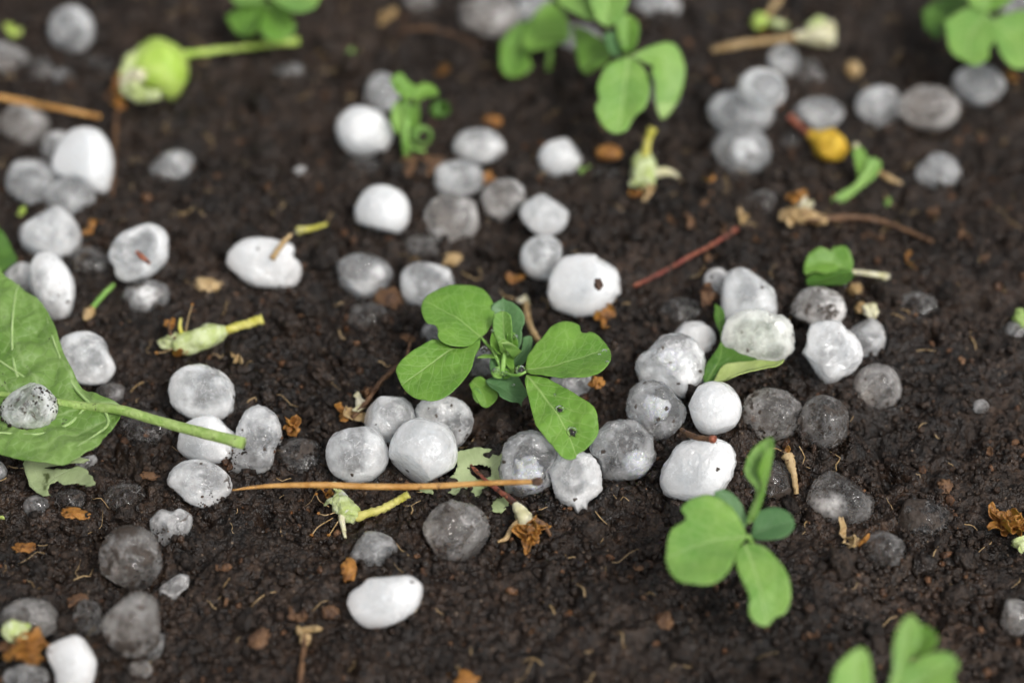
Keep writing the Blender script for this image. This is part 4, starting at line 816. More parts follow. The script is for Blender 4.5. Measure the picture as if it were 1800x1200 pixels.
cg = G(8, 450)
cl_ = blade('dark_leaf', [(-60,400),(-20,398),(8,418),(25,445),(30,458),(15,475),(-5,490),(-60,480)], [(-60,440),(-10,445),(28,452)], .9, .8, M['green_dark'], None, cg[2], cup=.2, sp=.09, seed=43)
tag(cl_.o, 'dark green leaf tip poking in from the photo edge above the big fallen leaf', 'leaf')

# ---------------------------------------------------------------- fragments of blossom, stalk and leaf
def petals_geo(c, size, n, seed, flat=.6, up=.35):
    """crumpled dried petals round a centre"""
    rs = np.random.RandomState(seed); out = []
    for i in range(n):
        a = rs.rand() * 6.283; L = size * (.65 + .6 * rs.rand()); Wd = L * (.45 + .35 * rs.rand()); el = up * (rs.rand() * 1.6 - .3)
        d = np.array([math.cos(a), math.sin(a), el]); d /= np.linalg.norm(d); _, s1, s2 = frame(d); tw = rs.rand() * 2 - 1
        s1, s2 = s1 * math.cos(tw) + s2 * math.sin(tw), -s1 * math.sin(tw) + s2 * math.cos(tw)
        nu, nv_ = 12, 9; V = []; curl = (rs.rand() - .3) * 3.2
        for u in np.linspace(0, 1, nu):
            for v in np.linspace(-1, 1, nv_):
                w_ = Wd * .5 * (math.sin(math.pi * (.10 + .82 * u)) ** .7); ang = curl * u
                x = L * (math.sin(ang) / curl if abs(curl) > .05 else u); z = L * ((1 - math.cos(ang)) / curl if abs(curl) > .05 else 0)
                V.append(c + d * x + s2 * (z + .45 * w_ * v * v) + s1 * w_ * v)
        V = np.array(V); q = V * (3.4 / size) * .5 + seed
        V = V + size * .42 * np.stack([pn(q[:, 0], q[:, 1], q[:, 2]), pn(q[:, 0] + 9, q[:, 1], q[:, 2]), pn(q[:, 0], q[:, 1] + 9, q[:, 2])], -1)
        F = [(a_ * nv_ + b, a_ * nv_ + b + 1, (a_ + 1) * nv_ + b + 1, (a_ + 1) * nv_ + b) for a_ in range(nu - 1) for b in range(nv_ - 1)]
        out.append((V, F))
    return out
def petals(c, size, n, seed, mat, parent, name='dried_petal', up=.35):
    for v, f in petals_geo(np.asarray(c), size, n, seed, up=up):
        o = mk(name, v, f, mat, parent); m = o.modifiers.new('thick', 'SOLIDIFY'); m.thickness = .018 * U
def body_geo(A_, B_, prof, seed=0, amp=.08, sides=20):
    ax = B_ - A_; L = np.linalg.norm(ax); e, s1, s2 = frame(ax); n = 18; V = []; t_ = np.linspace(0, 1, n); R = np.interp(t_, np.linspace(0, 1, len(prof)), prof)
    th = 2 * math.pi * np.arange(sides) / sides
    for i in range(n):
        r = R[i] * (1 + amp * 2 * (pn(th * 0 + t_[i] * 3.0 + seed, np.cos(th) * 1.4, np.sin(th) * 1.4 + seed) + .5 * pn(th * 0 + t_[i] * 9.0 + seed, np.cos(th) * 4, np.sin(th) * 4 + seed)))
        V += list(A_ + ax * t_[i] + (np.cos(th)[:, None] * s1 + np.sin(th)[:, None] * s2) * r[:, None])
    V += [A_, B_]; m = n * sides
    F = [(i * sides + k, i * sides + (k + 1) % sides, (i + 1) * sides + (k + 1) % sides, (i + 1) * sides + k) for i in range(n - 1) for k in range(sides)]
    F += [(m, (k + 1) % sides, k) for k in range(sides)] + [(m + 1, (n - 1) * sides + k, (n - 1) * sides + (k + 1) % sides) for k in range(sides)]
    return np.array(V), F
def GP(p): return G(p[0], p[1], p[2] if len(p) > 2 else .12)
def fallen(name, label, cat, ball=None, stalk=None, sr=(.08, .07), sm_='yellow_stem', body=None, prof=(.1, .3, .1), bm_='lime', pet=(), stam=(), sepals=(), seed=0):
    first = stalk or body or [pet[0][:3]]
    t = thing(name, label, cat, G(first[0][0], first[0][1]))
    if stalk: tube('stalk', [GP(p) for p in stalk], sr, M[sm_], t, 10, seed, .28, 10 * len(stalk))
    if body:
        v, f = body_geo(GP(body[0]), GP(body[1]), prof, seed, .12 if cat == 'fruitlet' else .26); mk('calyx' if cat != 'fruitlet' else 'fruit', v, f, M[bm_], t)
        if cat in ('blossom', 'flower'):
            e_ = GP(body[0] if cat == 'blossom' else body[1])
            petals(e_, max(prof) * 1.25, 4, seed * 7 + 90, M[bm_], t, 'sepal', .5)
    for i, (x, y, h, s_, n, m_) in enumerate(pet): petals(G(x, y, h), s_ * 1.22, n, seed * 13 + i * 5 + 3, M[m_], t)
    if ball: petals(G(*ball[:3]), ball[3] * .95, 10, seed * 3 + 40, M['orange'], t, 'dried_petal', 1.1)
    for i, path in enumerate(stam):
        pts = [GP(p) for p in path]; o = tube('stamen', pts, [.018, .015], M['tan'], t, 6, i); v, f = blob_geo(pts[-1], [.05, .04, .045], i, .3, n=3); mk('anther', v, f, M['orange'], o)
    for i, (path, r_, m_) in enumerate(sepals): tube('sepal', [GP(p) for p in path], r_, M[m_], t, 8, i + seed, .2)
    return t
fallen('fruitlet', 'round lime green fruitlet with a stalk and a shrivelled orange tip', 'fruitlet', None, [(318,97,.75),(375,90,.6),(440,82,.55),(525,72,.6)], (.12, .11, .10, .09, .13), 'lime',
       [(327,104,.75),(234,138,.7)], (.12, .60, .84, .97, 1.02, 1.0, .90, .74, .55, .30), 'lime', [(205,150,.55,.38,4,'orange'), (205,185,.35,.32,4,'orange')],
       sepals=[([(250,88,1.2),(230,110,1.0),(212,138,.7)], (.16, .26, .14), 'fuzz'), ([(278,168,.9),(245,168,.8),(216,160,.6)], (.16, .26, .14), 'fuzz'), ([(250,130,1.5),(232,138,1.2),(214,148,.8)], (.2, .28, .16), 'cream'), ([(240,150,1.3),(226,155,1.0),(212,158,.7)], (.16, .22, .12), 'fuzz')], seed=1)
fallen('blossom_remnant', 'shrivelled calyx with a bright yellow stalk and curled brown stamens beside the round bubbly stone', 'blossom', None, [(388,582,.35),(425,572,.4),(462,560,.45)], (.12, .12, .16), 'yellow_stem',
       [(305,612,.3),(398,580,.35)], (.16, .28, .33, .36, .33, .26, .14), 'fuzz', [(322,618,.2,.32,3,'orange'), (415,632,.25,.30,3,'tan'), (308,570,.45,.28,2,'orange')],
       stam=[[(325,590,.5),(331,560,.9),(338,535,1.3)], [(310,610,.3),(290,618,.35),(275,620,.35)]], sepals=[([(318,595,.4),(302,590,.5),(295,568,.65)], (.06, .05, .03), 'brown'), ([(322,592,.5),(316,575,.7),(318,560,.8)], (.07, .06, .04), 'yellow_stem')], seed=2)
fallen('blossom_remnant', 'torn pale calyx with a yellow stalk and curly stamens just below the pine needle', 'blossom', None, [(625,908,.2),(665,897,.2),(695,882,.3),(718,868,.35)], (.15, .11, .10, .11), 'yellow_stem',
       [(588,875,.3),(628,912,.2)], (.14, .26, .30, .28, .18), 'fuzz', [(575,868,.2,.24,3,'orange')],
       stam=[[(590,900,.2),(572,905,.2),(560,902,.15)], [(585,910,.15),(560,925,.1),(548,940,.06)], [(595,915,.15),(582,935,.1),(578,940,.06)], [(578,890,.2),(562,880,.2),(556,868,.15)]],
       sepals=[([(600,905,.25),(603,925,.15),(607,945,.05)], (.10, .08, .04), 'cream'), ([(592,885,.3),(580,880,.3),(570,888,.15)], (.1, .08, .03), 'fuzz')], seed=3)
fallen('withered_flower', 'withered flower with crumpled orange petals on a reddish stalk beside the big grey pitted stone', 'flower', (933,942,.2,.42), [(828,818,.3),(855,845,.3),(885,868,.35),(910,888,.4)], (.05, .06, .075, .09), 'red',
       [(905,884,.4),(928,922,.3)], (.09, .17, .22, .22), 'cream', [(932,940,.22,.42,7,'orange'), (938,952,.15,.34,5,'orange')],
       sepals=[([(912,915,.3),(898,930,.2),(890,945,.12),(875,952,.1)], (.09, .08, .07, .03), 'tan'), ([(935,912,.4),(955,922,.3),(968,942,.12)], (.09, .09, .04), 'brown')], seed=4)
fallen('withered_flower', 'bare flower receptacle hanging head down with an orange shrivelled tip beside the dark buried stone', 'flower', None, [(1147,225,1.3),(1138,250,1.0),(1134,275,.75)], (.14, .11, .13), 'yellow_stem',
       [(1133,268,.7),(1130,325,.4)], (.14, .34, .42, .38, .26), 'fuzz', [(1112,345,.3,.34,4,'orange'), (1140,345,.3,.30,3,'tan')], sepals=[([(1150,305,.4),(1170,302,.3),(1192,310,.15)], (.16, .15, .06), 'cream')], seed=5)
fallen('flower_bud', 'yellow knob shaped bud on a red stalk among grey hailstones', 'bud', None, [(1388,204,.7),(1405,222,.65),(1425,238,.6)], (.12, .10, .11), 'red', [(1420,234,.6),(1487,272,.35)], (.13, .26, .46, .50, .42, .2), 'yellow', seed=6)
fallen('withered_flower', 'withered flower with tan and orange shreds at the head of a long brown twig', 'flower', None, [(1640,425,.12),(1560,392,.2),(1500,382,.25),(1440,385,.3),(1405,378,.35)], (.05, .08, .10, .14, .16), 'brown',
       [(1455,388,.3),(1390,375,.35)], (.10, .20, .26, .20), 'tan', [(1400,345,.4,.36,4,'orange'), (1390,385,.25,.34,4,'tan'), (1418,365,.4,.28,3,'cream')], seed=7)
fallen('calyx_twig', 'tan twig ending in a cream bell shaped calyx near the top edge', 'twig', None, [(1252,88,.25),(1300,78,.3),(1350,72,.35),(1400,66,.4)], (.10, .12, .11, .12), 'tan', [(1395,66,.4),(1465,58,.5)], (.12, .20, .34, .42, .40), 'cream',
       sepals=[([(1420,48,.7),(1440,38,.75),(1458,45,.6)], (.12, .18, .1), 'fuzz')], seed=8)
fallen('yellow_sprig', 'small yellow green sprig with a brown tip above the calyx twig', 'sprig', None, [(1372,-5,.9),(1352,22,.6),(1340,45,.4)], (.12, .11, .12), 'tan', [(1345,28,.5),(1325,48,.3)], (.12, .26, .24, .1), 'lime', [(1338,55,.2,.3,2,'orange')],
       sepals=[([(1345,38,.5),(1365,42,.4),(1385,45,.25)], (.14, .16, .05), 'fuzz')], seed=9)
fallen('red_stalk', 'thin red stalk with a shrivelled tan end lying on bare soil', 'stalk', None, [(1114,503,.15),(1165,478,.2),(1210,452,.25),(1255,428,.3),(1295,402,.35)], (.055, .06, .065, .06, .08), 'red', None, pet=[(1305,390,.35,.32,3,'tan'), (1215,385,.1,.34,2,'brown')], seed=10)
fallen('dry_twig', 'crooked brown twig with curled dead leaf shreds beside the lower pea leaf', 'twig', None, [(722,598,.6),(712,632,.5),(690,650,.4),(662,680,.35),(640,712,.3),(618,735,.2)], (.03, .05, .07, .07, .08, .05), 'brown', None,
       pet=[(625,735,.15,.42,3,'tan'), (640,690,.3,.40,3,'brown'), (600,725,.1,.3,2,'orange'), (705,590,.5,.3,2,'brown'), (640,715,.25,.3,2,'cream')], seed=11)
fallen('woody_stalk', 'short pale woody stalk standing beside the soil coated stone with an orange tip', 'stalk', None, [(1400,868,.1),(1396,838,.3),(1390,815,.5),(1384,798,.6)], (.07, .085, .14, .17), 'tan', None, pet=[(1385,798,.6,.16,3,'orange')], seed=12)
fallen('bud_stalk', 'short green stalk with a brown bud end beside the half buried frosty stone', 'stalk', None, [(200,500,.25),(178,522,.25),(160,545,.2)], (.06, .08, .07), 'stem', [(164,540,.2),(148,562,.15)], (.08, .16, .15, .05), 'tan', seed=13)
fallen('flower_scrap', 'orange and green dried flower scrap lying over the smooth dark grey stone', 'flower', (55,1138,.45,.40), None, body=[(5,1105,.9),(50,1112,.8)], prof=(.16, .30, .26, .12), bm_='fuzz',
       pet=[(42,1135,.6,.48,6,'orange'), (62,1150,.5,.44,5,'orange'), (78,1130,.5,.34,3,'orange'), (18,1145,.5,.36,3,'brown')], sepals=[([(20,1108,1.0),(35,1100,1.1),(52,1100,1.0)], (.1, .1, .06), 'lime')], seed=14)
fallen('dried_flower', 'crumpled bright orange dried flower by the photo edge on bare soil', 'flower', (1770,918,.25,.45), None, body=[(1790,945,.2),(1798,965,.1)], prof=(.2, .22, .1), bm_='fuzz', pet=[(1768,915,.25,.50,7,'orange'), (1778,930,.2,.42,5,'orange')], seed=15)
fallen('withered_sprig', 'thin dry sprig with a withered leaf at its head running to the bottom edge', 'sprig', None, [(520,1260,.12),(528,1190,.15),(534,1140,.2),(530,1105,.25)], (.06, .07, .075, .08), 'brown', None, pet=[(530,1105,.25,.40,2,'tan'), (520,1085,.2,.34,2,'brown')], seed=16)
fallen('root_thread', 'pale yellow bent stalk piece behind the upright pea stipule', 'stalk', None, [(925,535,.3),(928,562,.4),(938,585,.4),(950,605,.3)], (.10, .09, .09, .08), 'tan', None, pet=[(930,528,.3,.3,2,'cream'), (905,498,.15,.30,2,'orange')], seed=17)

# pine needle, straw, mossy twig, splinter
def simple(name, label, cat, path, r, mat, sides=9, seed=0, abs_=False, tip=None, wob=.05):
    pts = [on_plane(*p) if abs_ else GP(p) for p in path]; t = thing(name, label, cat, pts[0]); tube('shaft', pts, r, M[mat], t, sides, seed, wob, 40)
    if tip: v, f = tube_geo([pts[-1] + (pts[-2] - pts[-1]) * tip[0], pts[-1] + (pts[-1] - pts[-2]) * .06], tip[1], 9, 8, .2, 4); mk('tip', v, f, M[tip[2]], t)
    return t
simple('pine_needle', 'long orange brown pine needle lying across the hailstones and the torn leaf', 'needle', [(408,861,1.3),(470,854,1.25),(560,852,1.35),(660,855,1.35),(760,854,1.45),(850,849,1.65),(948,846,1.9)], (.015, .06, .085, .09, .085, .075, .07), 'needle', 10, 1, True, (.12, (.09, .12, .11, .06), 'bark'), .04)
simple('straw', 'blurred tan straw crossing the corner in front of the far grey hailstones', 'straw', [(-60,160,.9),(20,175,.85),(60,184,.82),(100,190,.75),(176,206,.5)], (.09, .10, .125, .09, .085), 'needle', 9, 2, False, None, .15)
simple('twig_piece', 'short brown twig wedged between the pure white round stone and the egg shaped one', 'twig', [(1198,755,.9),(1212,764,1.3),(1232,770,1.7),(1255,772,1.9)], (.07, .085, .08, .085), 'brown', 9, 3, False, (.25, (.1, .115, .1), 'red'), .2)
simple('red_splinter', 'red brown splinter lying in the hollow of the bowl shaped hailstone', 'splinter', [(240,442,1.75),(250,452,1.7),(264,463,1.62)], (.06, .085, .05), 'red', 7, 4, False, None, .3)
simple('brown_stalk_scrap', 'brown shrivelled stalk bit on top of the white lens shaped hailstone', 'stalk', [(478,455,1.35),(488,440,1.45),(500,424,1.5),(512,412,1.3)], (.10, .09, .08, .05), 'tan', 8, 5, False, None, .35)
t = fallen('yellow_crumb', 'small yellow stalk crumb just behind the brown stalk bit', 'stalk', None, [(522,405,.3),(545,402,.3),(575,394,.25)], (.13, .08, .05), 'yellow_stem', None, pet=[(530,404,.3,.2,2,'cream')], seed=18)
simple('arched_twig', 'thin blurred brown twig arching near the top edge beyond the orange petal', 'twig', [(700,55,.4),(750,50,.6),(800,62,.5),(840,82,.2)], (.06, .06, .05, .04), 'brown', 7, 6)
simple('dead_stalk', 'dull brown stalk running down beside the large bitten white stone', 'stalk', [(205,195,.4),(203,240,.35),(200,300,.3),(198,345,.15)], (.06, .07, .07, .05), 'brown', 7, 7, False, None, .2)

# torn fuzzy leaf under the needle; bent leaf under the greenish stone; curled leaflets
tg = G(820, 850)
for nm, outl, mid, lab in [('torn_leaf', [(800,795),(830,790),(865,792),(885,802),(880,830),(893,850),(897,880),(885,902),(868,905),(858,895),(848,872),(812,872),(780,866),(752,870),(738,862),(762,852),(790,842),(803,822)], [(795,860),(840,840),(890,800)], 'felted pale green torn leaf scrap lying under the pine needle')]:
    tf = blade(nm, outl, mid, .22, .30, M['torn'], None, tg[2], cup=.03, wave=.10, sp=.06, rag=.12, seed=51, holes=[[(822,822),(840,815),(862,822),(864,838),(838,842)], [(872,850),(885,852),(886,870),(874,868)]]); tag(tf.o, lab, 'leaf scrap')
bg_ = G(1262, 640); b2 = thing('bent_leaf', 'fresh green leaf folded over beneath the greenish wheel shaped hailstone', 'leaf', bg_)
blade('leaf_blade', [(1256,533),(1272,545),(1276,580),(1285,608),(1300,625),(1330,640),(1310,655),(1282,662),(1256,674),(1237,670),(1240,645),(1262,612),(1266,590),(1256,562)], [(1245,668),(1268,620),(1262,540)], .55, .9, M['green_dark'], b2, bg_[2], cup=.15, sp=.06, seed=52)
blade('folded_edge', Z(1080, 560, 5.4545, [(950,612),(1020,530),(1100,490),(1240,450),(1420,420),(1560,405),(1625,392),(1585,440),(1440,512),(1260,582),(1130,632),(1050,605)]), Z(1080, 560, 5.4545, [(980,605),(1250,510),(1600,405)]), .75, 1.15, M['lime_leaf'], b2, bg_[2], cup=.25, roll=.5, sp=.05, seed=53)
cg = G(1450, 482); c2_ = thing('curled_leaflet', 'curled green leaflet with a whitish stalk on soil behind the pinkish grey stone', 'leaf', cg)
blade('leaf_blade', [(1412,470),(1420,450),(1440,440),(1460,445),(1462,440),(1482,440),(1495,455),(1497,475),(1470,478),(1450,484),(1430,480),(1415,485)], [(1497,476),(1455,462),(1415,472)], .45, .5, M['pea'], c2_, cg[2], cup=.35, roll=.3, wave=.1, sp=.06, seed=54)
blade('leaf_blade', [(1416,492),(1430,484),(1455,482),(1485,476),(1500,480),(1498,500),(1485,515),(1462,510),(1440,506),(1420,503)], [(1497,480),(1455,492),(1420,497)], .45, .4, M['green_dark'], c2_, cg[2], cup=.3, roll=-.2, wave=.1, sp=.06, seed=55)
tube('stalk', [G(1465, 480, .5), G(1500, 478, .5), G(1535, 482, .4), G(1560, 486, .3)], [.06, .075, .09, .10], M['cream'], c2_); tube('stalk', [G(1556, 485, .3), G(1552, 500, .2), G(1540, 512, .05)], [.07, .05, .03], M['cream'], c2_)
cg = G(1510, 330); c3_ = thing('curled_leaflet', 'twisted green leaf strip with a pale stub beside the yellow bud', 'leaf', cg)
blade('leaf_blade', [(1460,352),(1475,340),(1500,325),(1515,305),(1528,280),(1545,282),(1548,295),(1535,315),(1515,330),(1492,350),(1475,368),(1463,362)], [(1540,285),(1515,320),(1468,358)], .8, .3, M['pea_soft'], c3_, cg[2], cup=.35, roll=.4, sp=.07, seed=56)
blade('leaf_blade', [(1498,265),(1512,258),(1525,280),(1530,300),(1520,320),(1508,315)], [(1520,315),(1515,290),(1506,262)], .4, 1.0, M['pea'], c3_, cg[2], cup=.3, sp=.07, seed=57)
tube('stub', [G(1503, 252, 1.0), G(1508, 275, .8), G(1515, 300, .5)], [.1, .1, .08], M['cream'], c3_); tube('stub', [G(1540, 300, .5), G(1565, 315, .3), G(1585, 322, .15)], [.08, .1, .04], M['tan'], c3_)
# ---------------------------------------------------------------- chips, seeds and crumbs big enough to pick out
def chip(name, label, cat, x, y, wpx, hpx, rot, mat, h=.08, seed=0, amp=.35, thick=.45, ridged=False, n=4, grp=None, crumple=0):
    c = G(x, y, h); k = depth_at(c) / FPX; e = rad(rot); a = RGT * math.cos(e) + np.array([0, 1, 0]) * math.sin(e); b = np.array([0, 0, 1.0]); s_ = np.cross(b, a)
    v, f = blob_geo(c, [wpx * k / 2, hpx * k / 2 / .8, min(wpx, hpx) * k / 2 * thick], seed, amp, 1.7, n, ridged, [a, s_, b]); o = mk(name, v, f, M[mat]); tag(o, label, cat, grp); return o
def shreds(name, label, cat, x, y, size, n, mat, seed, h=.12):
    t = thing(name, label, cat, G(x, y)); petals(G(x, y, h), size, n, seed, M[mat], t, 'shred', .9 if n > 6 else .35); return t
chip('orange_seed', 'glossy orange brown seed lying between the blunt cone stone and a dark buried one', 'seed', 1070, 268, 46, 28, 0, 'orange', .15, 1, .15, .8)
shreds('dried_petal', 'blurred orange dried petal on soil near the tall pea seedling', 'petal', 780, 127, .36, 3, 'orange', 71)
shreds('dried_petal', 'pale orange dried petal heap near the top edge', 'petal', 680, 33, .42, 5, 'tan', 72)
chip('brown_leaf_piece', 'flat amber brown leaf piece at the foot of the curled seedling', 'leaf scrap', 738, 290, 90, 42, 12, 'brown', .1, 3, .3, .35)
chip('tan_chip', 'flat tan chip between the lens shaped stone and the yellow stalked calyx', 'chip', 366, 500, 44, 24, -8, 'tan', .12, 4, .5, .4)
shreds('dried_petal', 'orange dried petal next to the whitish stone with a grey hollow', 'petal', 160, 405, .34, 3, 'orange', 73, .3)
shreds('dried_seed_head', 'brown wrinkled seed head pressed against the figure of eight hailstone', 'seed head', 511, 748, .36, 9, 'orange', 88, .35)
shreds('dried_petal', 'orange crumpled petal beneath the big broken white stone', 'petal', 1062, 560, .40, 4, 'orange', 74)
shreds('brown_shreds', 'dark brown shreds on the dark clear stone behind the small pure white one', 'shred', 1240, 518, .40, 5, 'brown', 75, .45)
chip('pale_crumb', 'pale cream crumb, larger of the pair by the curled leaflet', 'crumb', 1531, 547, 26, 24, 0, 'cream', .15, 6, .4, .9)
chip('pale_crumb', 'smaller ochre crumb of the pair by the curled leaflet', 'crumb', 1513, 541, 20, 20, 0, 'tan', .15, 7, .4, .9)
chip('tan_chip', 'light brown chip just behind the pale crumbs, beside the whitish stalk', 'chip', 1505, 508, 26, 20, 30, 'tan', .1, 8, .5, .7)
shreds('dried_petal', 'thin orange sliver on soil past the whitish stalk', 'petal', 1595, 462, .36, 2, 'orange', 76, .15)
chip('seed_case', 'orange seed case with a dark eye touching the smooth grey oval stone', 'seed', 613, 1000, 28, 34, 0, 'orange', .2, 9, .3, .9)
shreds('dry_husk', 'split tan husk lying at the foot of the glassy dark stone', 'husk', 1483, 942, .52, 3, 'tan', 77, .12)
shreds('dry_husk', 'small brown husk between the split tan husk and the pointed dirty stone', 'husk', 1508, 955, .36, 2, 'orange', 78, .12)
chip('bark_chip', 'flat reddish bark chip on soil above the clover shaped stone', 'chip', 262, 836, 34, 14, -10, 'brown', .12, 10, .4, .4)
chip('bark_chip', 'ragged orange brown bark chip below the dark wet stones', 'chip', 132, 902, 48, 18, -14, 'orange', .1, 11, .6, .35)
chip('bark_chip', 'small oval orange brown chip on soil near the photo edge', 'chip', 44, 962, 36, 16, -5, 'orange', .1, 12, .5, .4)
chip('bark_chip', 'dark red brown chip above the flat chipped stone', 'chip', 136, 1054, 36, 18, 25, 'brown', .12, 13, .5, .35)
chip('bark_chip', 'small pinkish brown chip on bare soil beyond the large dirt caked stone', 'chip', 1662, 853, 24, 20, 20, 'brown', .1, 14, .5, .6)
chip('soil_bit', 'black angular bit stuck on the big broken white hailstone', 'crumb', 1052, 500, 15, 19, 0, 'bark', 1.68, 15, .4, .8)
chip('bud_scale', 'small orange bud scale beside the tip of the spread pea leaflet', 'bud scale', 1050, 672, 26, 18, 0, 'orange', .9, 16, .5, .9)
chip('amber_chip', 'blurred amber chip at the bottom edge on bare soil', 'chip', 822, 1192, 48, 22, 0, 'orange', .1, 17, .5, .4)
chip('brown_clod', 'flat dull brown scrap below the wedge shaped fragment', 'chip', 455, 1122, 40, 26, 40, 'brown', .1, 18, .5, .4)
chip('tan_chip', 'reddish tan pebble beside the thin dry sprig', 'pebble', 580, 1075, 28, 22, 0, 'brown', .12, 19, .3, .8)
chip('brown_clod', 'cluster of rusty crumbs on bare soil far from any stone, near the bottom edge', 'crumb', 1168, 1090, 28, 24, 0, 'brown', .12, 20, .6, .8)
shreds('green_scrap', 'tiny bright green scrap at the photo edge below the big fallen leaf', 'leaf scrap', 2, 905, .3, 2, 'lime', 79)
shreds('green_scrap', 'tiny green scrap on soil near the white blunt cone stone', 'leaf scrap', 1030, 300, .34, 2, 'stem', 80, .2)
shreds('green_scrap', 'tiny green scrap below the twisted green leaf strip', 'leaf scrap', 1563, 360, .26, 2, 'stem', 81)
shreds('green_scrap', 'small yellow green scrap in the top corner at the photo edge', 'leaf scrap', 18, 62, .40, 2, 'lime', 82, .5)
shreds('green_scrap', 'tiny pale green scrap under the whitish stone with a grey hollow', 'leaf scrap', 40, 378, .26, 2, 'lime', 83, .3)
shreds('green_scrap', 'blurred tiny green scrap on dark soil between the fruitlet and the tall seedling', 'leaf scrap', 612, 95, .30, 2, 'stem', 84)
chip('green_clump', 'mossy green crumb at the photo edge on the half buried grey stone', 'crumb', 1795, 562, 30, 28, 0, 'petiole', .4, 21, .4, .9)
shreds('dried_petal', 'orange dried petal beside the lobed seedling at the photo edge', 'petal', 1785, 140, .36, 3, 'orange', 85)
shreds('dried_petal', 'small orange shred between the blurred tall seedling and the dark hailstones', 'petal', 1250, 320, .30, 2, 'orange', 86)
shreds('dried_petal', 'tan dry shred below the grey stone in the row of three', 'petal', 1645, 375, .32, 3, 'brown', 87)
chip('tan_chip', 'round pale tan chip on soil between the calyx twig and the row of three stones', 'chip', 1500, 122, 26, 30, 0, 'tan', .15, 22, .3, .8)
chip('orange_crumb', 'orange crumb between the second and third stones of the chain of four', 'crumb', 857, 313, 22, 22, 0, 'orange', .2, 23, .4, .8)
chip('orange_crumb', 'orange brown crumb in front of the dented whitish stone', 'crumb', 866, 212, 34, 20, 0, 'orange', .1, 24, .4, .6)
chip('tan_chip', 'ochre chip at the side of the pale grey stone behind the upper pea leaf', 'chip', 796, 455, 34, 20, 10, 'tan', .1, 25, .5, .5)
chip('brown_clod', 'reddish brown clod wedged beside the sunken grey stone', 'clod', 684, 525, 50, 36, 0, 'brown', .1, 26, .4, .7)

for k, (x, y, sz, wh) in enumerate([(1180, 390, 0.3, 'beyond the thin red stalk, towards the white cone stone'), (1235, 360, 0.26, 'between the hanging receptacle and the red stalk'), (1275, 405, 0.28, 'touching the shrivelled end of the red stalk'), (1330, 420, 0.24, 'in front of the dark buried stone by the long twig'), (1545, 420, 0.26, 'in front of the long brown twig, near its middle'), (1690, 420, 0.3, 'past the thin end of the long brown twig'), (1735, 455, 0.24, 'far from stones, nearer the edge than the twig end'), (1690, 250, 0.28, 'between the row of three stones and the soiled whitish one'), (1240, 130, 0.3, 'between the tall seedling and the wide grey stone'), (560, 330, 0.26, 'beside the tiny white hail pellet, towards the white disc stone'), (470, 330, 0.24, 'beside the tiny white hail pellet, towards the lumpy grey stone'), (520, 555, 0.24, 'between the yellow stalked calyx and the buried dark stone'), (1690, 640, 0.24, 'above the very small frosty hail fragment'), (1740, 800, 0.22, 'below the very small frosty hail fragment'), (1120, 1000, 0.22, 'beside the broad leaflet of the shoot seedling'), (380, 1000, 0.22, 'near the clover shaped stone, on open soil'), (930, 1110, 0.24, 'on open soil past the white loaf stone'), (1430, 1120, 0.22, 'between the two front pea seedlings'), (400, 1060, 0.22, 'in front of the wedge shaped fragment, on open soil'), (1250, 455, 0.3, 'under the middle of the thin red stalk')]):
    shreds('dry_shred', 'small dull brown petal shred ' + wh, 'shred', x, y, sz, 2, 'brown', 200 + k, .1)['group'] = 'dull brown shreds on the soil'
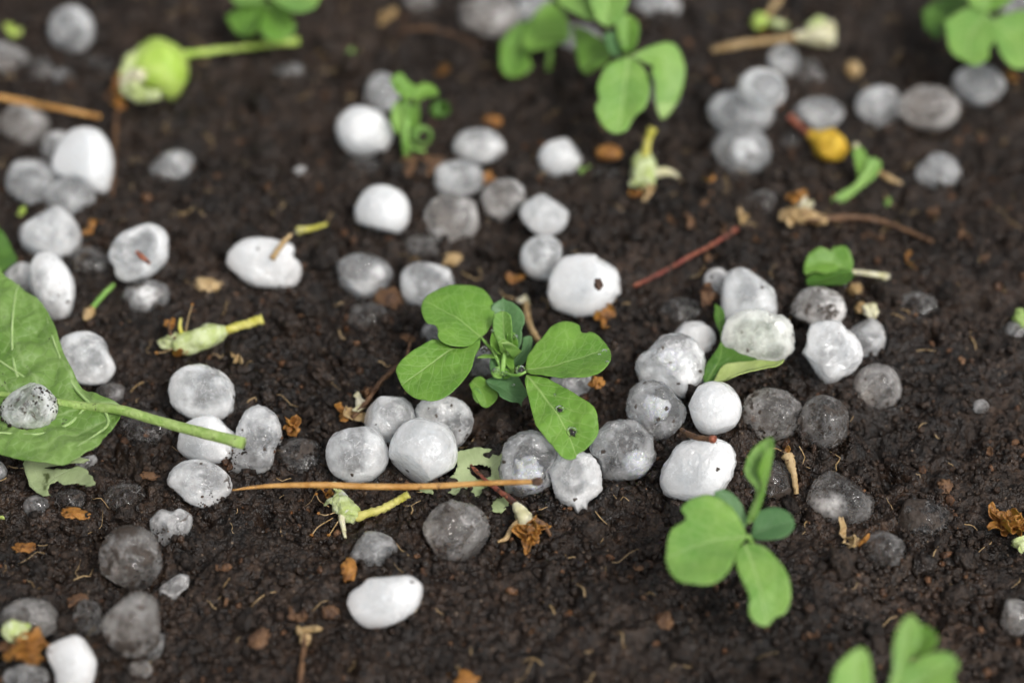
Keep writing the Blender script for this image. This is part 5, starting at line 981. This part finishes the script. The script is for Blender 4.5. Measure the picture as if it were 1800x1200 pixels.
# ---------------------------------------------------------------- countless crumbs and fibres of the soil
rs = np.random.RandomState(7)
def crumbs(name, N, rlo, rhi, power, seed, lift=.25, sub=1):
    r_ = np.random.RandomState(seed); d, f = ico(sub); f = np.array(f)
    x = r_.uniform(-19.5, 19.5, N); y = r_.uniform(-12.5, 18.5, N)
    dens = pn(x / 2.2, y / 2.2, 3.3) + .6 * pn(x / .7, y / .7, 5.3); keep = r_.rand(N) < np.clip(.55 + 1.3 * dens, .08, 1); x, y = x[keep], y[keep]; N = len(x)
    rr = rlo + (rhi - rlo) * r_.rand(N) ** power
    ii = np.clip(((x - xs[0]) / SP).astype(int), 0, len(xs) - 1); jj = np.clip(((y - ys[0]) / SP).astype(int), 0, len(ys) - 1); z = HI[jj, ii] + rr * lift
    if sub > 1:
        free = np.ones(N, bool)
        for s_ in stones: free &= np.hypot(x - s_.p[0], y - s_.p[1]) > 1.15 * s_.m * s_.sc
        x, y, z, rr = x[free], y[free], z[free], rr[free]; N = len(x)
    ex = []                                # soil splashed onto the dirty stones
    for s_ in stones:
        if s_.di < .3 or s_.cy < 330 or sub > 1: continue
        me = s_.o.data; co = np.zeros(len(me.vertices) * 3); me.vertices.foreach_get('co', co); co = co.reshape(-1, 3) / U + s_.p
        q = co * 1.1; pr = pn(q[:, 0], q[:, 1], q[:, 2] + s_.k) + .35 * (s_.p[2] - co[:, 2]) / (s_.m * s_.sc) - .22 + .35 * s_.di
        ok = np.where((pr > 0) & (co[:, 2] > s_.p[2] - .5 * s_.m * s_.sc))[0]
        if len(ok): ex.append(co[r_.choice(ok, min(len(ok), int(30 + 190 * s_.di)))])
    ex = np.vstack(ex) if ex else np.zeros((0, 3)); x = np.r_[x, ex[:, 0]]; y = np.r_[y, ex[:, 1]]; z = np.r_[z, ex[:, 2]]; rr = np.r_[rr, rlo + .045 * r_.rand(len(ex)) ** 2]; N = len(x)
    qn = r_.randn(N, 4); qn /= np.linalg.norm(qn, axis=1)[:, None]; w_, a, b, c = qn.T
    Rm = np.stack([1 - 2 * (b * b + c * c), 2 * (a * b - c * w_), 2 * (a * c + b * w_), 2 * (a * b + c * w_), 1 - 2 * (a * a + c * c), 2 * (b * c - a * w_), 2 * (a * c - b * w_), 2 * (b * c + a * w_), 1 - 2 * (a * a + b * b)], -1).reshape(N, 3, 3)
    sc3 = r_.uniform(.55, 1.25, (N, 1, 3)); jit = r_.uniform(.72, 1.2, (N, len(d), 1)) if sub == 1 else 1 + .9 * np.stack([pn(d[:, 0] * 1.8 + i * 3.7, d[:, 1] * 1.8, d[:, 2] * 1.8) for i in range(N)])[:, :, None] + r_.uniform(-.06, .06, (N, len(d), 1))
    v = np.einsum('nij,nkj->nki', Rm, d[None] * sc3 * jit) * rr[:, None, None] + np.stack([x, y, z], -1)[:, None, :]
    q = (f[None] + (np.arange(N) * len(d))[:, None, None]).reshape(-1, 3)
    o = fast_mesh(name, v.reshape(-1, 3), q, M['crumb'], True); o['kind'] = 'stuff'
    t_ = r_.rand(N); base = np.stack([np.full(N, 1.0), np.full(N, 1.0), np.full(N, 1.0)], -1) * r_.uniform(.55, 1.7, (N, 1))
    if sub > 1: t_ = t_ * .8
    base[t_ > .80] *= [1.15, 1.0, .88]; base[t_ > .955] = np.array([3.6, 2.7, 1.9]) * r_.uniform(.7, 1.5, ((t_ > .955).sum(), 1)); base[t_ > .985] = np.array([6.5, 5.2, 3.8]) * r_.uniform(.6, 1.4, ((t_ > .985).sum(), 1)); base[t_ > .9985] = [5.5, 3.6, 1.9]
    at = o.data.attributes.new('tone', 'FLOAT_COLOR', 'POINT'); colr = np.concatenate([np.repeat(base, len(d), 0), np.repeat(r_.uniform(.1, .8, (N, 1)), len(d), 0)], 1); at.data.foreach_set('color', colr.astype(np.float32).ravel())
    return o
o = crumbs('soil_crumbs', 90000, .02, .17, 3.6, 11); o['label'] = 'fine dark soil crumbs and grit covering the bed'; o['category'] = 'soil'
o = crumbs('soil_clods', 1500, .10, .42, 2.6, 12, .15, 3); o['label'] = 'larger dark soil clods lying about the bed'; o['category'] = 'soil'
V, F, off = [], [], 0
T_ = []
for i in range(420):
    x, y = rs.uniform(-19, 19), rs.uniform(-12, 18); a = rs.rand() * 6.283; L = rs.uniform(.15, .75); r0 = rs.uniform(.008, .022); pts = []
    for k in range(4):
        u = k / 3; px_, py_ = x + math.cos(a + .8 * (rs.rand() - .5)) * L * u, y + math.sin(a + .8 * (rs.rand() - .5)) * L * u
        pts.append(np.array([px_, py_, hlook(px_, py_) + .03 + .08 * rs.rand()]))
    v, f = tube_geo(pts, [r0, r0, r0 * .5], 4, 7, 0); V.append(v); F += [tuple(j + off for j in q) for q in f]; off += len(v)
fib = mk('plant_fibres', np.vstack(V), F, M['tan'], origin=(0, 0, 0)); fib['kind'] = 'stuff'; fib['label'] = 'thin dry root fibres strewn over the soil'; fib['category'] = 'fibres'
for o in bpy.data.objects:
    if '_o' in o: del o['_o']
